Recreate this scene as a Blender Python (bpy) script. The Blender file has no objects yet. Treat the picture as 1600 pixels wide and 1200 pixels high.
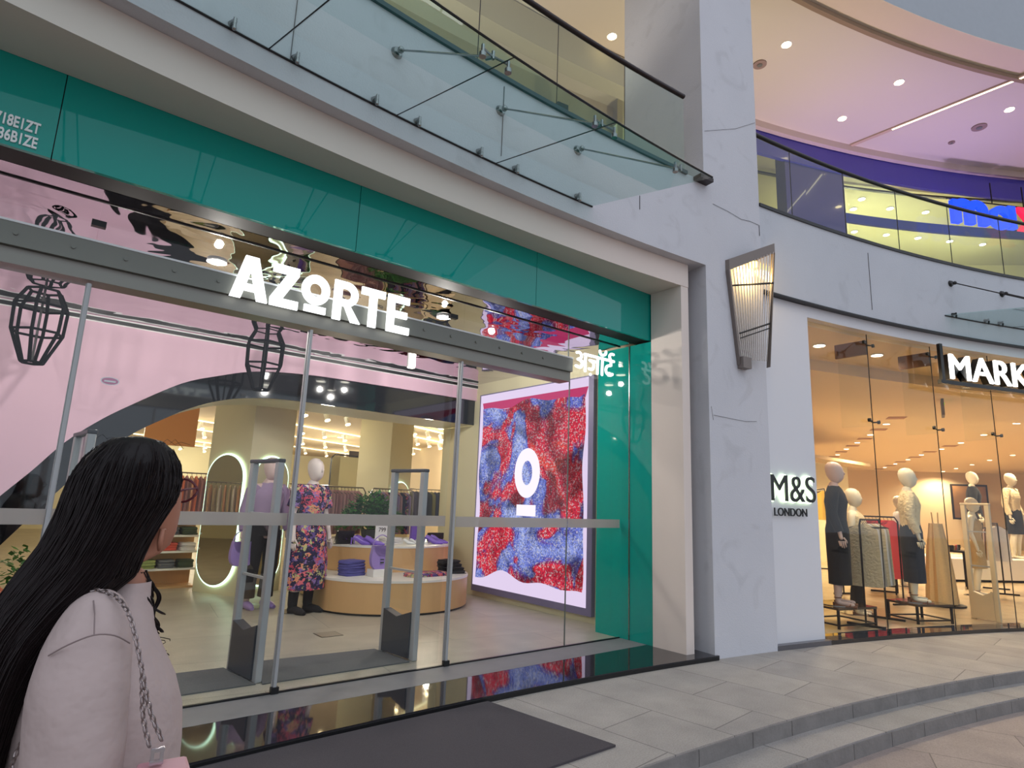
import bpy, bmesh, math, random
from mathutils import Vector, Matrix
random.seed(7)
R=math.radians; PI=math.pi
C=bpy.context.scene.collection
S=0.88            # the plan below is drawn in units of 0.88 m; every top-level object is brought to metres at the end
# ---------------- camera, world, exposure ----------------
scene=bpy.context.scene
cam=bpy.data.cameras.new('camera'); co=bpy.data.objects.new('camera',cam); C.objects.link(co); scene.camera=co
cam.sensor_width=36; cam.lens=954.4/1600*36; cam.clip_start=.05; cam.clip_end=300
def cam_matrix():
    yaw,pi_,ro=R(38.906),R(10.956),R(2.197)
    fwd=Vector((math.sin(yaw)*math.cos(pi_),math.cos(yaw)*math.cos(pi_),math.sin(pi_)))
    r=Vector((math.cos(yaw),-math.sin(yaw),0)); u=r.cross(fwd)
    r2=r*math.cos(ro)+u*math.sin(ro); u2=-r*math.sin(ro)+u*math.cos(ro)
    m=Matrix((r2,u2,-fwd)).transposed().to_4x4(); m.translation=Vector((0,0,1.6*S)); return m
co.matrix_world=cam_matrix()
w=bpy.data.worlds.new('overcast_sky'); scene.world=w; w.use_nodes=True
wn=w.node_tree.nodes; bg=wn['Background']; bg.inputs[0].default_value=(.63,.68,.78,1); bg.inputs[1].default_value=1.06
sun_d=bpy.data.lights.new('sky_glow','SUN'); sun_d.energy=.3; sun_d.angle=R(60); sun_d.color=(.9,.94,1)
sun=bpy.data.objects.new('sky_glow',sun_d); C.objects.link(sun); sun.rotation_euler=(R(28),R(-8),0)
vs=scene.view_settings; vs.view_transform='Standard'; vs.look='None'; vs.exposure=.15; vs.gamma=1; vs.use_curve_mapping=False
cy=scene.cycles; cy.transparent_max_bounces=24; cy.max_bounces=8; cy.glossy_bounces=4; cy.diffuse_bounces=4; cy.sample_clamp_indirect=6; cy.caustics_reflective=False; cy.caustics_refractive=False; cy.use_denoising=True
# ---------------- helpers ----------------
CX,CY=3.0,-21.0
def aX(X,Rr): return math.asin((X-CX)/Rr)
def pt(a,Rr,z): return (CX+Rr*math.sin(a),CY+Rr*math.cos(a),z)
def lin(c): return tuple((v/255/12.92 if v/255<=.04045 else ((v/255+.055)/1.055)**2.4) for v in c)+(1,)
MATS={}
def mat(name,col,rough=.6,metal=0,noise=0,nscale=8,bump=0,coat=0,emit=None,es=0,spec=.5,bscale=None,streak=False):
    if name in MATS: return MATS[name]
    m=bpy.data.materials.new(name); m.use_nodes=True; nt=m.node_tree; b=nt.nodes['Principled BSDF']
    c=lin(col); b.inputs['Base Color'].default_value=c; b.inputs['Roughness'].default_value=rough; b.inputs['Metallic'].default_value=metal
    b.inputs['Coat Weight'].default_value=coat; b.inputs['Coat Roughness'].default_value=.03; b.inputs['Specular IOR Level'].default_value=spec
    if emit: b.inputs['Emission Color'].default_value=lin(emit); b.inputs['Emission Strength'].default_value=es
    if noise or bump:
        tc=nt.nodes.new('ShaderNodeTexCoord'); n=nt.nodes.new('ShaderNodeTexNoise'); n.inputs['Scale'].default_value=nscale; n.inputs['Detail'].default_value=6
        if streak:
            mp=nt.nodes.new('ShaderNodeMapping'); mp.inputs['Scale'].default_value=(1,1,.12); nt.links.new(tc.outputs['Object'],mp.inputs[0]); nt.links.new(mp.outputs[0],n.inputs['Vector'])
        else: nt.links.new(tc.outputs['Object'],n.inputs['Vector'])
        if noise:
            r=nt.nodes.new('ShaderNodeMixRGB'); r.blend_type='MIX'
            r.inputs[1].default_value=tuple(max(0,v*(1-noise)) for v in c[:3])+(1,); r.inputs[2].default_value=tuple(min(1,v*(1+noise)) for v in c[:3])+(1,)
            nt.links.new(n.outputs['Fac'],r.inputs[0]); nt.links.new(r.outputs[0],b.inputs['Base Color'])
        if bump:
            n2=nt.nodes.new('ShaderNodeTexNoise'); n2.inputs['Scale'].default_value=bscale or nscale*4; n2.inputs['Detail'].default_value=4
            nt.links.new(tc.outputs['Object'],n2.inputs['Vector'])
            bp=nt.nodes.new('ShaderNodeBump'); bp.inputs['Strength'].default_value=bump; bp.inputs['Distance'].default_value=.02
            nt.links.new(n2.outputs['Fac'],bp.inputs['Height']); nt.links.new(bp.outputs[0],b.inputs['Normal'])
    MATS[name]=m; return m
def emis(name,col,s):
    if name in MATS: return MATS[name]
    m=bpy.data.materials.new(name); m.use_nodes=True; nt=m.node_tree; nt.nodes.remove(nt.nodes['Principled BSDF'])
    e=nt.nodes.new('ShaderNodeEmission'); e.inputs[0].default_value=lin(col); e.inputs[1].default_value=s
    nt.links.new(e.outputs[0],nt.nodes['Material Output'].inputs[0]); MATS[name]=m; return m
def glassm(name,tint=(1,1,1),ior=1.5,gain=1.0,wave=0):
    if name in MATS: return MATS[name]
    m=bpy.data.materials.new(name); m.use_nodes=True; nt=m.node_tree; nt.nodes.remove(nt.nodes['Principled BSDF'])
    t=nt.nodes.new('ShaderNodeBsdfTransparent'); t.inputs[0].default_value=tint+(1,)
    g=nt.nodes.new('ShaderNodeBsdfGlossy'); g.inputs['Roughness'].default_value=.01
    f=nt.nodes.new('ShaderNodeFresnel'); f.inputs[0].default_value=ior
    mx=nt.nodes.new('ShaderNodeMixShader'); mu=nt.nodes.new('ShaderNodeMath'); mu.operation='MULTIPLY'; mu.inputs[1].default_value=gain
    ge=nt.nodes.new('ShaderNodeNewGeometry'); sb=nt.nodes.new('ShaderNodeMath'); sb.operation='SUBTRACT'; sb.inputs[0].default_value=1
    m2=nt.nodes.new('ShaderNodeMath'); m2.operation='MULTIPLY'
    nt.links.new(ge.outputs['Backfacing'],sb.inputs[1]); nt.links.new(f.outputs[0],mu.inputs[0]); nt.links.new(mu.outputs[0],m2.inputs[0]); nt.links.new(sb.outputs[0],m2.inputs[1])
    nt.links.new(m2.outputs[0],mx.inputs[0]); nt.links.new(t.outputs[0],mx.inputs[1]); nt.links.new(g.outputs[0],mx.inputs[2])
    if wave:
        n=nt.nodes.new('ShaderNodeTexNoise'); n.inputs['Scale'].default_value=.8; b=nt.nodes.new('ShaderNodeBump'); b.inputs['Strength'].default_value=wave; b.inputs['Distance'].default_value=.02
        tc=nt.nodes.new('ShaderNodeTexCoord'); nt.links.new(tc.outputs['Object'],n.inputs['Vector']); nt.links.new(n.outputs[0],b.inputs['Height']); nt.links.new(b.outputs[0],g.inputs['Normal'])
    nt.links.new(mx.outputs[0],nt.nodes['Material Output'].inputs[0]); MATS[name]=m; return m
class MB:
    def __init__(s): s.v=[]; s.f=[]
    def add(s,vs,fs):
        o=len(s.v); s.v+= [tuple(v) for v in vs]; s.f+=[tuple(i+o for i in f) for f in fs]; return s
    def box(s,x0,x1,y0,y1,z0,z1):
        return s.add([(x0,y0,z0),(x1,y0,z0),(x1,y1,z0),(x0,y1,z0),(x0,y0,z1),(x1,y0,z1),(x1,y1,z1),(x0,y1,z1)],[(0,3,2,1),(4,5,6,7),(0,1,5,4),(1,2,6,5),(2,3,7,6),(3,0,4,7)])
    def obox(s,c,ax,ay,az,hx,hy,hz):
        c=Vector(c); ax=Vector(ax).normalized()*hx; ay=Vector(ay).normalized()*hy; az=Vector(az).normalized()*hz
        vs=[c+ax*i+ay*j+az*k for k in (-1,1) for i,j in ((-1,-1),(1,-1),(1,1),(-1,1))]
        return s.add(vs,[(0,3,2,1),(4,5,6,7),(0,1,5,4),(1,2,6,5),(2,3,7,6),(3,0,4,7)])
    def arc(s,a0,a1,R0,R1,z0,z1,n=None,z0b=None,z1b=None):
        # sector between radii R0..R1; z0b/z1b: heights at R0 if sloped
        n=n or max(2,int(abs(a1-a0)/R(1))); vs=[];fs=[]
        for i in range(n+1):
            a=a0+(a1-a0)*i/n
            vs+=[pt(a,R0,z0 if z0b is None else z0b),pt(a,R1,z0),pt(a,R1,z1),pt(a,R0,z1 if z1b is None else z1b)]
        for i in range(n):
            o=i*4
            for j in range(4): fs.append((o+j,o+(j+1)%4,o+4+(j+1)%4,o+4+j))
        fs+=[(3,2,1,0),(n*4,n*4+1,n*4+2,n*4+3)]
        return s.add(vs,fs)
    def prism(s,poly,axis,d0,d1):
        # polygon in plane: axis 'z': (x,y); 'y': (x,z); 'x': (y,z)
        def P(p,d): return {'z':(p[0],p[1],d),'y':(p[0],d,p[1]),'x':(d,p[0],p[1])}[axis]
        n=len(poly); vs=[P(p,d0) for p in poly]+[P(p,d1) for p in poly]
        return s.add(vs,[tuple(range(n)),tuple(range(2*n-1,n-1,-1))]+[(i,i+n,(i+1)%n+n,(i+1)%n) for i in range(n)])
    def tube(s,pts,r,n=8,closed=False,cap=True):
        pts=[Vector(p) for p in pts]; m=len(pts); rs=r if isinstance(r,(list,tuple)) else [r]*m; vs=[];fs=[]
        up=Vector((0,0,1)); prev=None
        for i,p in enumerate(pts):
            if closed: t=(pts[(i+1)%m]-pts[i-1])
            else: t=(pts[min(i+1,m-1)]-pts[max(i-1,0)])
            if t.length<1e-9: t=Vector((0,0,1))
            t.normalize()
            if prev is None:
                a=up if abs(t.dot(up))<.95 else Vector((1,0,0)); x=t.cross(a).normalized()
            else:
                x=prev-t*prev.dot(t); x=x.normalized() if x.length>1e-6 else t.orthogonal().normalized()
            prev=x; y=t.cross(x)
            for k in range(n):
                q=2*PI*k/n; vs.append(p+(x*math.cos(q)+y*math.sin(q))*rs[i])
        L=m if closed else m-1
        for i in range(L):
            for k in range(n): fs.append((i*n+k,i*n+(k+1)%n,((i+1)%m)*n+(k+1)%n,((i+1)%m)*n+k))
        if cap and not closed: fs+=[tuple(range(n-1,-1,-1)),tuple((m-1)*n+k for k in range(n))]
        return s.add(vs,fs)
    def loft(s,rings,n=24,cap=True,fold=0,nf=9,ph=0):
        # rings: (cx,cy,z,rx,ry[,rot]) horizontal ellipses; fold = relative ripple
        vs=[];fs=[]
        for i,g in enumerate(rings):
            cx,cy_,z,rx,ry=g[:5]; ro=g[5] if len(g)>5 else 0
            fo=g[6] if len(g)>6 else fold
            for k in range(n):
                q=2*PI*k/n; f=1+fo*math.sin(nf*q+ph)+fo*.5*math.sin((nf+4)*q+ph*2+i*.3)
                x=rx*math.cos(q)*f; y=ry*math.sin(q)*f
                vs.append((cx+x*math.cos(ro)-y*math.sin(ro),cy_+x*math.sin(ro)+y*math.cos(ro),z))
        m=len(rings)
        for i in range(m-1):
            for k in range(n): fs.append((i*n+k,i*n+(k+1)%n,(i+1)*n+(k+1)%n,(i+1)*n+k))
        if cap: fs+=[tuple(range(n-1,-1,-1)),tuple((m-1)*n+k for k in range(n))]
        return s.add(vs,fs)
    def disc(s,c,axis,r,h,n=20,r2=None):
        c=Vector(c); a=Vector(axis).normalized(); return s.tube([c-a*h/2,c+a*h/2],[r,r if r2 is None else r2],n)
    def sphere(s,c,r,n=12,sq=(1,1,1)):
        vs=[];fs=[];m=n//2
        for i in range(1,m):
            th=PI*i/m
            for k in range(n): q=2*PI*k/n; vs.append((c[0]+r*sq[0]*math.sin(th)*math.cos(q),c[1]+r*sq[1]*math.sin(th)*math.sin(q),c[2]+r*sq[2]*math.cos(th)))
        t=len(vs); vs+=[(c[0],c[1],c[2]+r*sq[2]),(c[0],c[1],c[2]-r*sq[2])]
        for i in range(m-2):
            for k in range(n): fs.append((i*n+k,(i+1)*n+k,(i+1)*n+(k+1)%n,i*n+(k+1)%n))
        for k in range(n): fs+=[(t,k,(k+1)%n),(t+1,(m-2)*n+(k+1)%n,(m-2)*n+k)]
        return s.add(vs,fs)
    def build(s,name,m,parent=None,smooth=False,M=None,bevel=0,loc=None):
        me=bpy.data.meshes.new(name); vv=s.v
        if M is not None: vv=[tuple(M@Vector(v)) for v in vv]
        if loc is not None: vv=[(v[0]-loc[0],v[1]-loc[1],v[2]-loc[2]) for v in vv]
        me.from_pydata(vv,[],s.f); 
        bm=bmesh.new(); bm.from_mesh(me); bmesh.ops.recalc_face_normals(bm,faces=bm.faces); bm.to_mesh(me); bm.free()
        for mm in (m if isinstance(m,list) else [m]): me.materials.append(mm)
        o=bpy.data.objects.new(name,me); C.objects.link(o)
        if loc is not None: o.location=loc
        if smooth:
            for p in me.polygons: p.use_smooth=True
            try: me.set_sharp_from_angle(angle=R(40))
            except Exception: pass
        if bevel:
            md=o.modifiers.new('b','BEVEL'); md.width=bevel; md.segments=2; md.limit_method='ANGLE'
        if parent: o.parent=parent
        return o
def tag(o,label,cat=None,group=None):
    o['label']=label
    if cat: o['category']=cat
    if group: o['group']=group
    return o
def thing(name,label,cat,loc=(0,0,0),rz=0,group=None):
    o=bpy.data.objects.new(name,None); C.objects.link(o); o.location=loc; o.rotation_euler=(0,0,rz); o.empty_display_size=.1
    return tag(o,label,cat,group)
def struct(o): o['kind']='structure'; return o
def kids(o): return [c for c in bpy.data.objects if c.parent==o]
def dup(root,loc,rz,label,group=None,scale=None):
    r=root.copy(); C.objects.link(r); r.location=loc; r.rotation_euler=(0,0,rz); r['label']=label
    if group: r['group']=group
    if scale: r.scale=(scale,)*3
    for ch in kids(root):
        c=ch.copy(); C.objects.link(c); c.parent=r
        for g in kids(ch):
            d=g.copy(); C.objects.link(d); d.parent=c
    return r
def spot(loc,energy,col=(1,.9,.75),parent=None,ang=130,radius=.06,blend=.6,d=None):
    l=bpy.data.lights.new('lamp','SPOT'); l.energy=energy; l.color=col; l.spot_size=R(ang); l.shadow_soft_size=radius; l.spot_blend=blend
    o=bpy.data.objects.new('lamp',l); C.objects.link(o); o.location=loc
    if parent: o.parent=parent
    if d: o.rotation_euler=Vector(d).to_track_quat('-Z','Y').to_euler()
    return o
def textmesh(s,name,m,parent,w,h,depth,font=None,bold=0,M=None):
    cu=bpy.data.curves.new('t','FONT'); cu.body=s; cu.extrude=.5; cu.offset=bold
    o=bpy.data.objects.new('t',cu); C.objects.link(o); dg=bpy.context.evaluated_depsgraph_get(); dg.update()
    me=bpy.data.meshes.new_from_object(o.evaluated_get(dg)); bpy.data.objects.remove(o)
    xs=[v.co.x for v in me.vertices]; ys=[v.co.y for v in me.vertices]; x0,x1,y0,y1=min(xs),max(xs),min(ys),max(ys)
    for v in me.vertices:
        x=(v.co.x-x0)/(x1-x0)*w; y=(v.co.y-y0)/(y1-y0)*h; z=v.co.z*depth
        p=Vector((x,-z,y)); v.co=M@p if M is not None else p
    # one mesh per character: cluster loose pieces that overlap in x
    n=len(me.vertices); par=list(range(n))
    def find(i):
        while par[i]!=i: par[i]=par[par[i]]; i=par[i]
        return i
    for e in me.edges:
        a_,b_=find(e.vertices[0]),find(e.vertices[1])
        if a_!=b_: par[a_]=b_
    Minv=(M or Matrix()).inverted(); grp={}
    for v in me.vertices: grp.setdefault(find(v.index),[]).append(v.index)
    cl=[]
    for g in grp.values():
        xx=[(Minv@me.vertices[i].co).x for i in g]; cl.append([min(xx),max(xx),set(g)])
    cl.sort(key=lambda c:c[0]); out=[]
    for c in cl:
        if out and c[0]<out[-1][1]-.3*min(c[1]-c[0],out[-1][1]-out[-1][0]): out[-1][1]=max(out[-1][1],c[1]); out[-1][2]|=c[2]
        else: out.append(c)
    for c in out:
        idx={vi:k_ for k_,vi in enumerate(sorted(c[2]))}; mb=MB(); mb.v=[tuple(me.vertices[i].co) for i in sorted(c[2])]; mb.f=[tuple(idx[i] for i in p.vertices) for p in me.polygons if p.vertices[0] in idx]
        ob=mb.build(name,m,parent)
    return ob
def arcM(a,Rr,z):  # local x along wall to the right, y outward from camera, z up, origin on the cylinder
    return Matrix.Translation(pt(a,Rr,z))@Matrix.Rotation(-a,4,'Z')
# ---------------- materials ----------------
def plaster(name,col):
    m=mat(name,col,.85,noise=.07,nscale=1.3,bump=.12,bscale=60)
    nt=m.node_tree; b=nt.nodes['Principled BSDF']; old=b.inputs['Base Color'].links[0].from_socket
    tc=nt.nodes.new('ShaderNodeTexCoord'); n=nt.nodes.new('ShaderNodeTexNoise'); n.inputs['Scale'].default_value=2.2; n.inputs['Detail'].default_value=9; n.inputs['Distortion'].default_value=1.5
    r=nt.nodes.new('ShaderNodeValToRGB'); r.color_ramp.elements[0].position=.30; r.color_ramp.elements[0].color=(.72,.71,.70,1); r.color_ramp.elements[1].position=.42; r.color_ramp.elements[1].color=(1,1,1,1)
    mx=nt.nodes.new('ShaderNodeMixRGB'); mx.blend_type='MULTIPLY'; mx.inputs[0].default_value=.28
    nt.links.new(tc.outputs['Object'],n.inputs['Vector']); nt.links.new(n.outputs[0],r.inputs[0]); nt.links.new(old,mx.inputs[1]); nt.links.new(r.outputs[0],mx.inputs[2]); nt.links.new(mx.outputs[0],b.inputs['Base Color'])
    return m
M_wall=plaster('wall_plaster',(205,205,210))
M_wall2=plaster('fascia_plaster',(196,199,205))
M_frame=mat('frame_paint',(228,214,204),.7,noise=.03,nscale=2)  # warm light cast on the frame is mixed into this colour
M_panel=mat('white_panel',(222,222,226),.5)
M_granite=mat('polished_granite',(34,32,36),.04,noise=.4,nscale=120,spec=.9)
M_black=mat('black_trim',(16,16,18),.35)
M_beam=mat('dark_bronze',(24,16,15),.6,spec=.2)
M_teal=mat('teal_backpainted_glass',(4,150,138),.7,coat=1.0,spec=.05)
M_grey=mat('grey_metal',(122,122,114),.4,metal=.2,noise=.05,nscale=4)
M_steel=mat('polished_steel',(150,150,150),.18,metal=1)
M_alu=mat('brushed_aluminium',(176,176,176),.4,metal=.25)
M_glass=glassm('clear_glass',(.97,.985,.98))
M_canopy=glassm('canopy_glass',(.86,.95,.93),gain=1.3)
M_rail=glassm('balustrade_glass',(.88,.93,.88),gain=1.2)
M_white=mat('white_gloss',(240,240,240),.3)
M_cream=mat('store_wall_cream',(216,208,172),.7)
M_pink=mat('pink_wall',(226,190,208),.75,noise=.02,nscale=1)
M_blackgloss=mat('black_gloss_panel',(10,10,14),.05,spec=.7)
M_wood=mat('birch_wood',(214,170,116),.45,noise=.14,nscale=5,streak=True)
M_lamp=emis('lamp_white',(255,246,228),14)
M_lampwarm=emis('lamp_warm',(255,225,170),14)
M_signw=emis('sign_white',(250,255,255),1.8)
def mirror_ceiling():
    m=mat('stretch_mirror',(205,200,205),.02,metal=1); nt=m.node_tree; b=nt.nodes['Principled BSDF']
    tc=nt.nodes.new('ShaderNodeTexCoord'); n=nt.nodes.new('ShaderNodeTexNoise'); n.inputs['Scale'].default_value=1.3; n.inputs['Detail'].default_value=2; n.inputs['Distortion'].default_value=.6
    bp=nt.nodes.new('ShaderNodeBump'); bp.inputs['Strength'].default_value=.22; bp.inputs['Distance'].default_value=.1
    nt.links.new(tc.outputs['Object'],n.inputs['Vector']); nt.links.new(n.outputs[0],bp.inputs['Height']); nt.links.new(bp.outputs[0],b.inputs['Normal']); return m
M_mirror=mirror_ceiling()
def stone(name,c1,c2,scale,bw,rh,rot,mortar=.006,rough=.75,bump=.3,mc=None,off=.5,dist=False):
    m=bpy.data.materials.new(name); m.use_nodes=True; nt=m.node_tree; b=nt.nodes['Principled BSDF']; b.inputs['Roughness'].default_value=rough
    tc=nt.nodes.new('ShaderNodeTexCoord'); mp=nt.nodes.new('ShaderNodeMapping'); mp.inputs['Rotation'].default_value=(0,0,R(rot)); mp.inputs['Scale'].default_value=(scale,)*3
    br=nt.nodes.new('ShaderNodeTexBrick'); br.inputs['Color1'].default_value=lin(c1); br.inputs['Color2'].default_value=lin(c2); br.inputs['Mortar'].default_value=lin(mc or tuple(v*.62 for v in c1)); br.inputs['Scale'].default_value=1
    br.inputs['Brick Width'].default_value=bw; br.inputs['Row Height'].default_value=rh; br.inputs['Mortar Size'].default_value=mortar; br.offset=off; br.inputs['Bias'].default_value=0
    n=nt.nodes.new('ShaderNodeTexNoise'); n.inputs['Scale'].default_value=3; n.inputs['Detail'].default_value=8
    n2=nt.nodes.new('ShaderNodeTexNoise'); n2.inputs['Scale'].default_value=90; n2.inputs['Detail'].default_value=3
    r=nt.nodes.new('ShaderNodeValToRGB'); r.color_ramp.elements[0].color=(.62,.62,.62,1); r.color_ramp.elements[0].position=.3; r.color_ramp.elements[1].position=.75
    r2=nt.nodes.new('ShaderNodeValToRGB'); r2.color_ramp.elements[0].color=(.7,.7,.7,1); r2.color_ramp.elements[0].position=.35; r2.color_ramp.elements[1].position=.6
    mx=nt.nodes.new('ShaderNodeMixRGB'); mx.blend_type='MULTIPLY'; mx.inputs[0].default_value=.55; mx2=nt.nodes.new('ShaderNodeMixRGB'); mx2.blend_type='MULTIPLY'; mx2.inputs[0].default_value=.6
    L=nt.links.new; L(tc.outputs['Object'],mp.inputs[0]); L(mp.outputs[0],br.inputs[0]); L(tc.outputs['Object'],n.inputs['Vector']); L(tc.outputs['Object'],n2.inputs['Vector'])
    L(n.outputs[0],r.inputs[0]); L(n2.outputs[0],r2.inputs[0]); L(br.outputs[0],mx.inputs[1]); L(r.outputs[0],mx.inputs[2]); L(mx.outputs[0],mx2.inputs[1]); L(r2.outputs[0],mx2.inputs[2]); L(mx2.outputs[0],b.inputs['Base Color'])
    bp=nt.nodes.new('ShaderNodeBump'); bp.inputs['Strength'].default_value=bump; bp.inputs['Distance'].default_value=.01; L(n2.outputs[0],bp.inputs['Height']); L(bp.outputs[0],b.inputs['Normal'])
    return m
M_pave=stone('sandstone_paving',(182,174,166),(168,161,156),1,1.45,.66,-96,.005,mc=(128,122,118),off=.37)
M_tread=stone('step_tread_stone',(172,166,162),(160,156,152),1,1.1,4,-6,.006)
M_plaza=stone('plaza_stone',(182,166,156),(164,148,142),1,1.5,.9,65,.005,mc=(130,118,112))
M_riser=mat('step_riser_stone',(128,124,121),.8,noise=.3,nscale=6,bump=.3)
M_stonestrip=mat('grey_threshold_stone',(128,126,126),.55,noise=.1,nscale=8)
M_shopfloor=stone('shop_floor_tile',(196,188,170),(186,178,162),1,2.2,1.1,8,.003,rough=.35,bump=.1)
M_msfloor=stone('ms_floor_tile',(212,188,152),(202,178,142),1,1.6,.9,30,.003,rough=.25,bump=.05)
M_mat=mat('ribbed_entrance_mat',(84,78,82),.95,noise=.3,nscale=160,bump=.6,bscale=300)
M_matin=mat('grey_loop_mat',(108,108,108),.95,noise=.3,nscale=120,bump=.6,bscale=260)
def fabric(name,col,rough=.9,noise=.08,nscale=25,bump=.2): return mat(name,col,rough,noise=noise,nscale=nscale,bump=bump,bscale=120)
def floral(name,cols,scale=22):
    m=bpy.data.materials.new(name); m.use_nodes=True; nt=m.node_tree; b=nt.nodes['Principled BSDF']; b.inputs['Roughness'].default_value=.85
    tc=nt.nodes.new('ShaderNodeTexCoord'); v=nt.nodes.new('ShaderNodeTexVoronoi'); v.inputs['Scale'].default_value=scale; n=nt.nodes.new('ShaderNodeTexNoise'); n.inputs['Scale'].default_value=scale*1.2
    mm=nt.nodes.new('ShaderNodeMixRGB'); mm.inputs[0].default_value=.12
    r=nt.nodes.new('ShaderNodeValToRGB'); r.color_ramp.interpolation='CONSTANT'; e=r.color_ramp.elements
    e[0].color=lin(cols[0]); e[0].position=0; e[1].color=lin(cols[1]); e[1].position=1/len(cols)
    for i,c in enumerate(cols[2:]): x=e.new((i+2)/len(cols)); x.color=lin(c)
    sp=nt.nodes.new('ShaderNodeSeparateColor'); L=nt.links.new
    L(tc.outputs['Object'],n.inputs['Vector']); L(tc.outputs['Object'],mm.inputs[1]); L(n.outputs['Color'],mm.inputs[2]); L(mm.outputs[0],v.inputs['Vector']); L(v.outputs['Color'],sp.inputs[0]); L(sp.outputs[0],r.inputs[0]); L(r.outputs[0],b.inputs['Base Color'])
    return m
M_floral=floral('floral_fabric',[(26,24,50),(92,74,140),(30,28,60),(222,110,120),(40,36,84),(226,146,112),(140,110,170),(28,26,56),(200,66,96),(190,190,130),(34,30,70)],27)
# ---------------- ground, steps ----------------
A0,A1=R(-40),R(78)
struct(tag(MB().arc(A0,A1,23.72,25.3,-.24,0,90).build('floor',M_pave),'sandstone paved terrace in front of the shops'))
struct(MB().arc(A0,A1,23.4,23.72,-.24,-.12,90).build('floor',M_tread))
struct(MB().box(-45,60,-45,12,-.5,-.24).build('floor',M_plaza))
for (a,b) in ((-1,0),):
    rs=MB(); aa=A0; random.seed(3)
    gaps=MB()
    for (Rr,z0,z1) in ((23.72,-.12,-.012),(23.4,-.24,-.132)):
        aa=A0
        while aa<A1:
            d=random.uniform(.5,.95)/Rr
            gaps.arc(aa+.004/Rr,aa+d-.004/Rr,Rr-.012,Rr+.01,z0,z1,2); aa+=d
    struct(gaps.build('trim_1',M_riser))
# granite ledge of the corner shop
def arcpts(R0,x0,x1,n=40): 
    a0,a1=aX(x0,R0),aX(x1,R0); return [pt(a0+(a1-a0)*i/n,R0,0)[:2] for i in range(n+1)]
struct(tag(MB().prism(arcpts(25.24,-9,6.3)+[(6.3,4.775),(-9,4.775)],'z',.001,.045).build('trim_2',M_granite),'polished dark granite ledge in front of the shop glass'))
struct(MB().prism([(x,y-.012) for x,y in arcpts(25.24,-9,6.28)]+[(x,y+.004) for x,y in reversed(arcpts(25.24,-9,6.28))],'z',.0,.034).build('trim_3',M_black))
struct(MB().box(-9,6.0,4.776,5.185,.001,.046).build('trim_4',M_stonestrip))
struct(MB().box(-9,6.4,5.186,28,.0,.044).build('floor',M_shopfloor))
struct(MB().box(6.4,22,9.9,28,.0,.044).build('floor',M_shopfloor))
# ---------------- walls ----------------
struct(MB().arc(R(-40),R(7.43),25.27,25.7,4.56,5.68,60).build('wall_front',M_wall))
struct(MB().arc(R(7.43),R(9.84),25.27,25.9,-.0,5.68,4).arc(R(7.43),R(9.84),25.27,26.75,5.68,15,4).build('wall_center',M_wall))
struct(MB().arc(R(9.84),R(78),25.27,25.7,4.47,5.66,70).build('wall_right',M_wall2))
struct(MB().arc(R(9.84),R(52),25.25,25.29,5.655,5.70,50).build('trim_5',M_black))
struct(MB().arc(R(9.84),R(52),25.25,25.7,4.455,4.47,50).build('fascia_shadow_line',M_black))  # black strip standing in for the shadow line under the fascia
struct(MB().arc(R(-40),R(6.7),25.24,25.3,5.66,5.705,50).build('trim_7',mat('slab_edge_metal',(70,80,84),.4,metal=.5)))
# thin cracks / joints on the wall
jt=MB()
for X,z0,z1 in ((1.16,4.76,5.66),(3.2,4.85,5.6),(5.15,4.95,5.12),(9.55,4.6,5.5)):
    a=aX(X,25.265); jt.arc(a,a+.004/25,25.262,25.272,z0,z1,1)
def crack(pts,w=.005):
    for (X0,z0),(X1,z1) in zip(pts[:-1],pts[1:]):
        a0,a1=aX(X0,25.265),aX(X1,25.265); p,q=Vector(pt(a0,25.265,z0)),Vector(pt(a1,25.265,z1)); jt.tube([p,q],w/2,4)
crack([(6.42,5.42),(6.7,5.40),(6.95,5.36),(7.12,5.38),(7.3,5.37)]); crack([(7.298,5.37),(7.298,5.22)],.008)
crack([(6.34,2.70),(6.6,2.69),(6.9,2.68),(7.1,2.7)],.004); crack([(6.3,2.80),(6.33,2.64)],.004); crack([(6.3,6.4),(6.9,6.66),(7.3,6.9)],.004)
struct(jt.build('trim_8',mat('crack_grey',(92,90,90),.9)))
# portal frame of corner shop
zf=4.265
struct(tag(MB().prism(arcpts(25.40,-9,6.115)+[(6.115,4.697),(-9,4.697)],'z',zf,4.558).build('wall_left',M_frame),'cream portal frame over the teal shopfront'))
struct(MB().prism(arcpts(25.405,5.99,6.115,3)+[(6.115,4.68),(5.99,4.68)],'z',.045,zf-.001).build('wall_left',M_frame))
# M&S wall panel and header
struct(MB().arc(R(9.7),R(12.07),25.35,25.75,.045,4.452,4).build('wall_right',M_panel))
struct(MB().arc(R(12.07),R(78),25.35,25.62,4.29,4.455,70).build('trim_10',M_panel))
struct(MB().arc(R(9.84),R(12.1),25.265,25.4,.0,.055,4).build('trim_11',mat('plinth_grey',(96,94,98),.3)))
struct(MB().arc(R(12.05),R(78),25.265,25.6,.0,.05,70).build('trim_12',M_granite))
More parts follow.
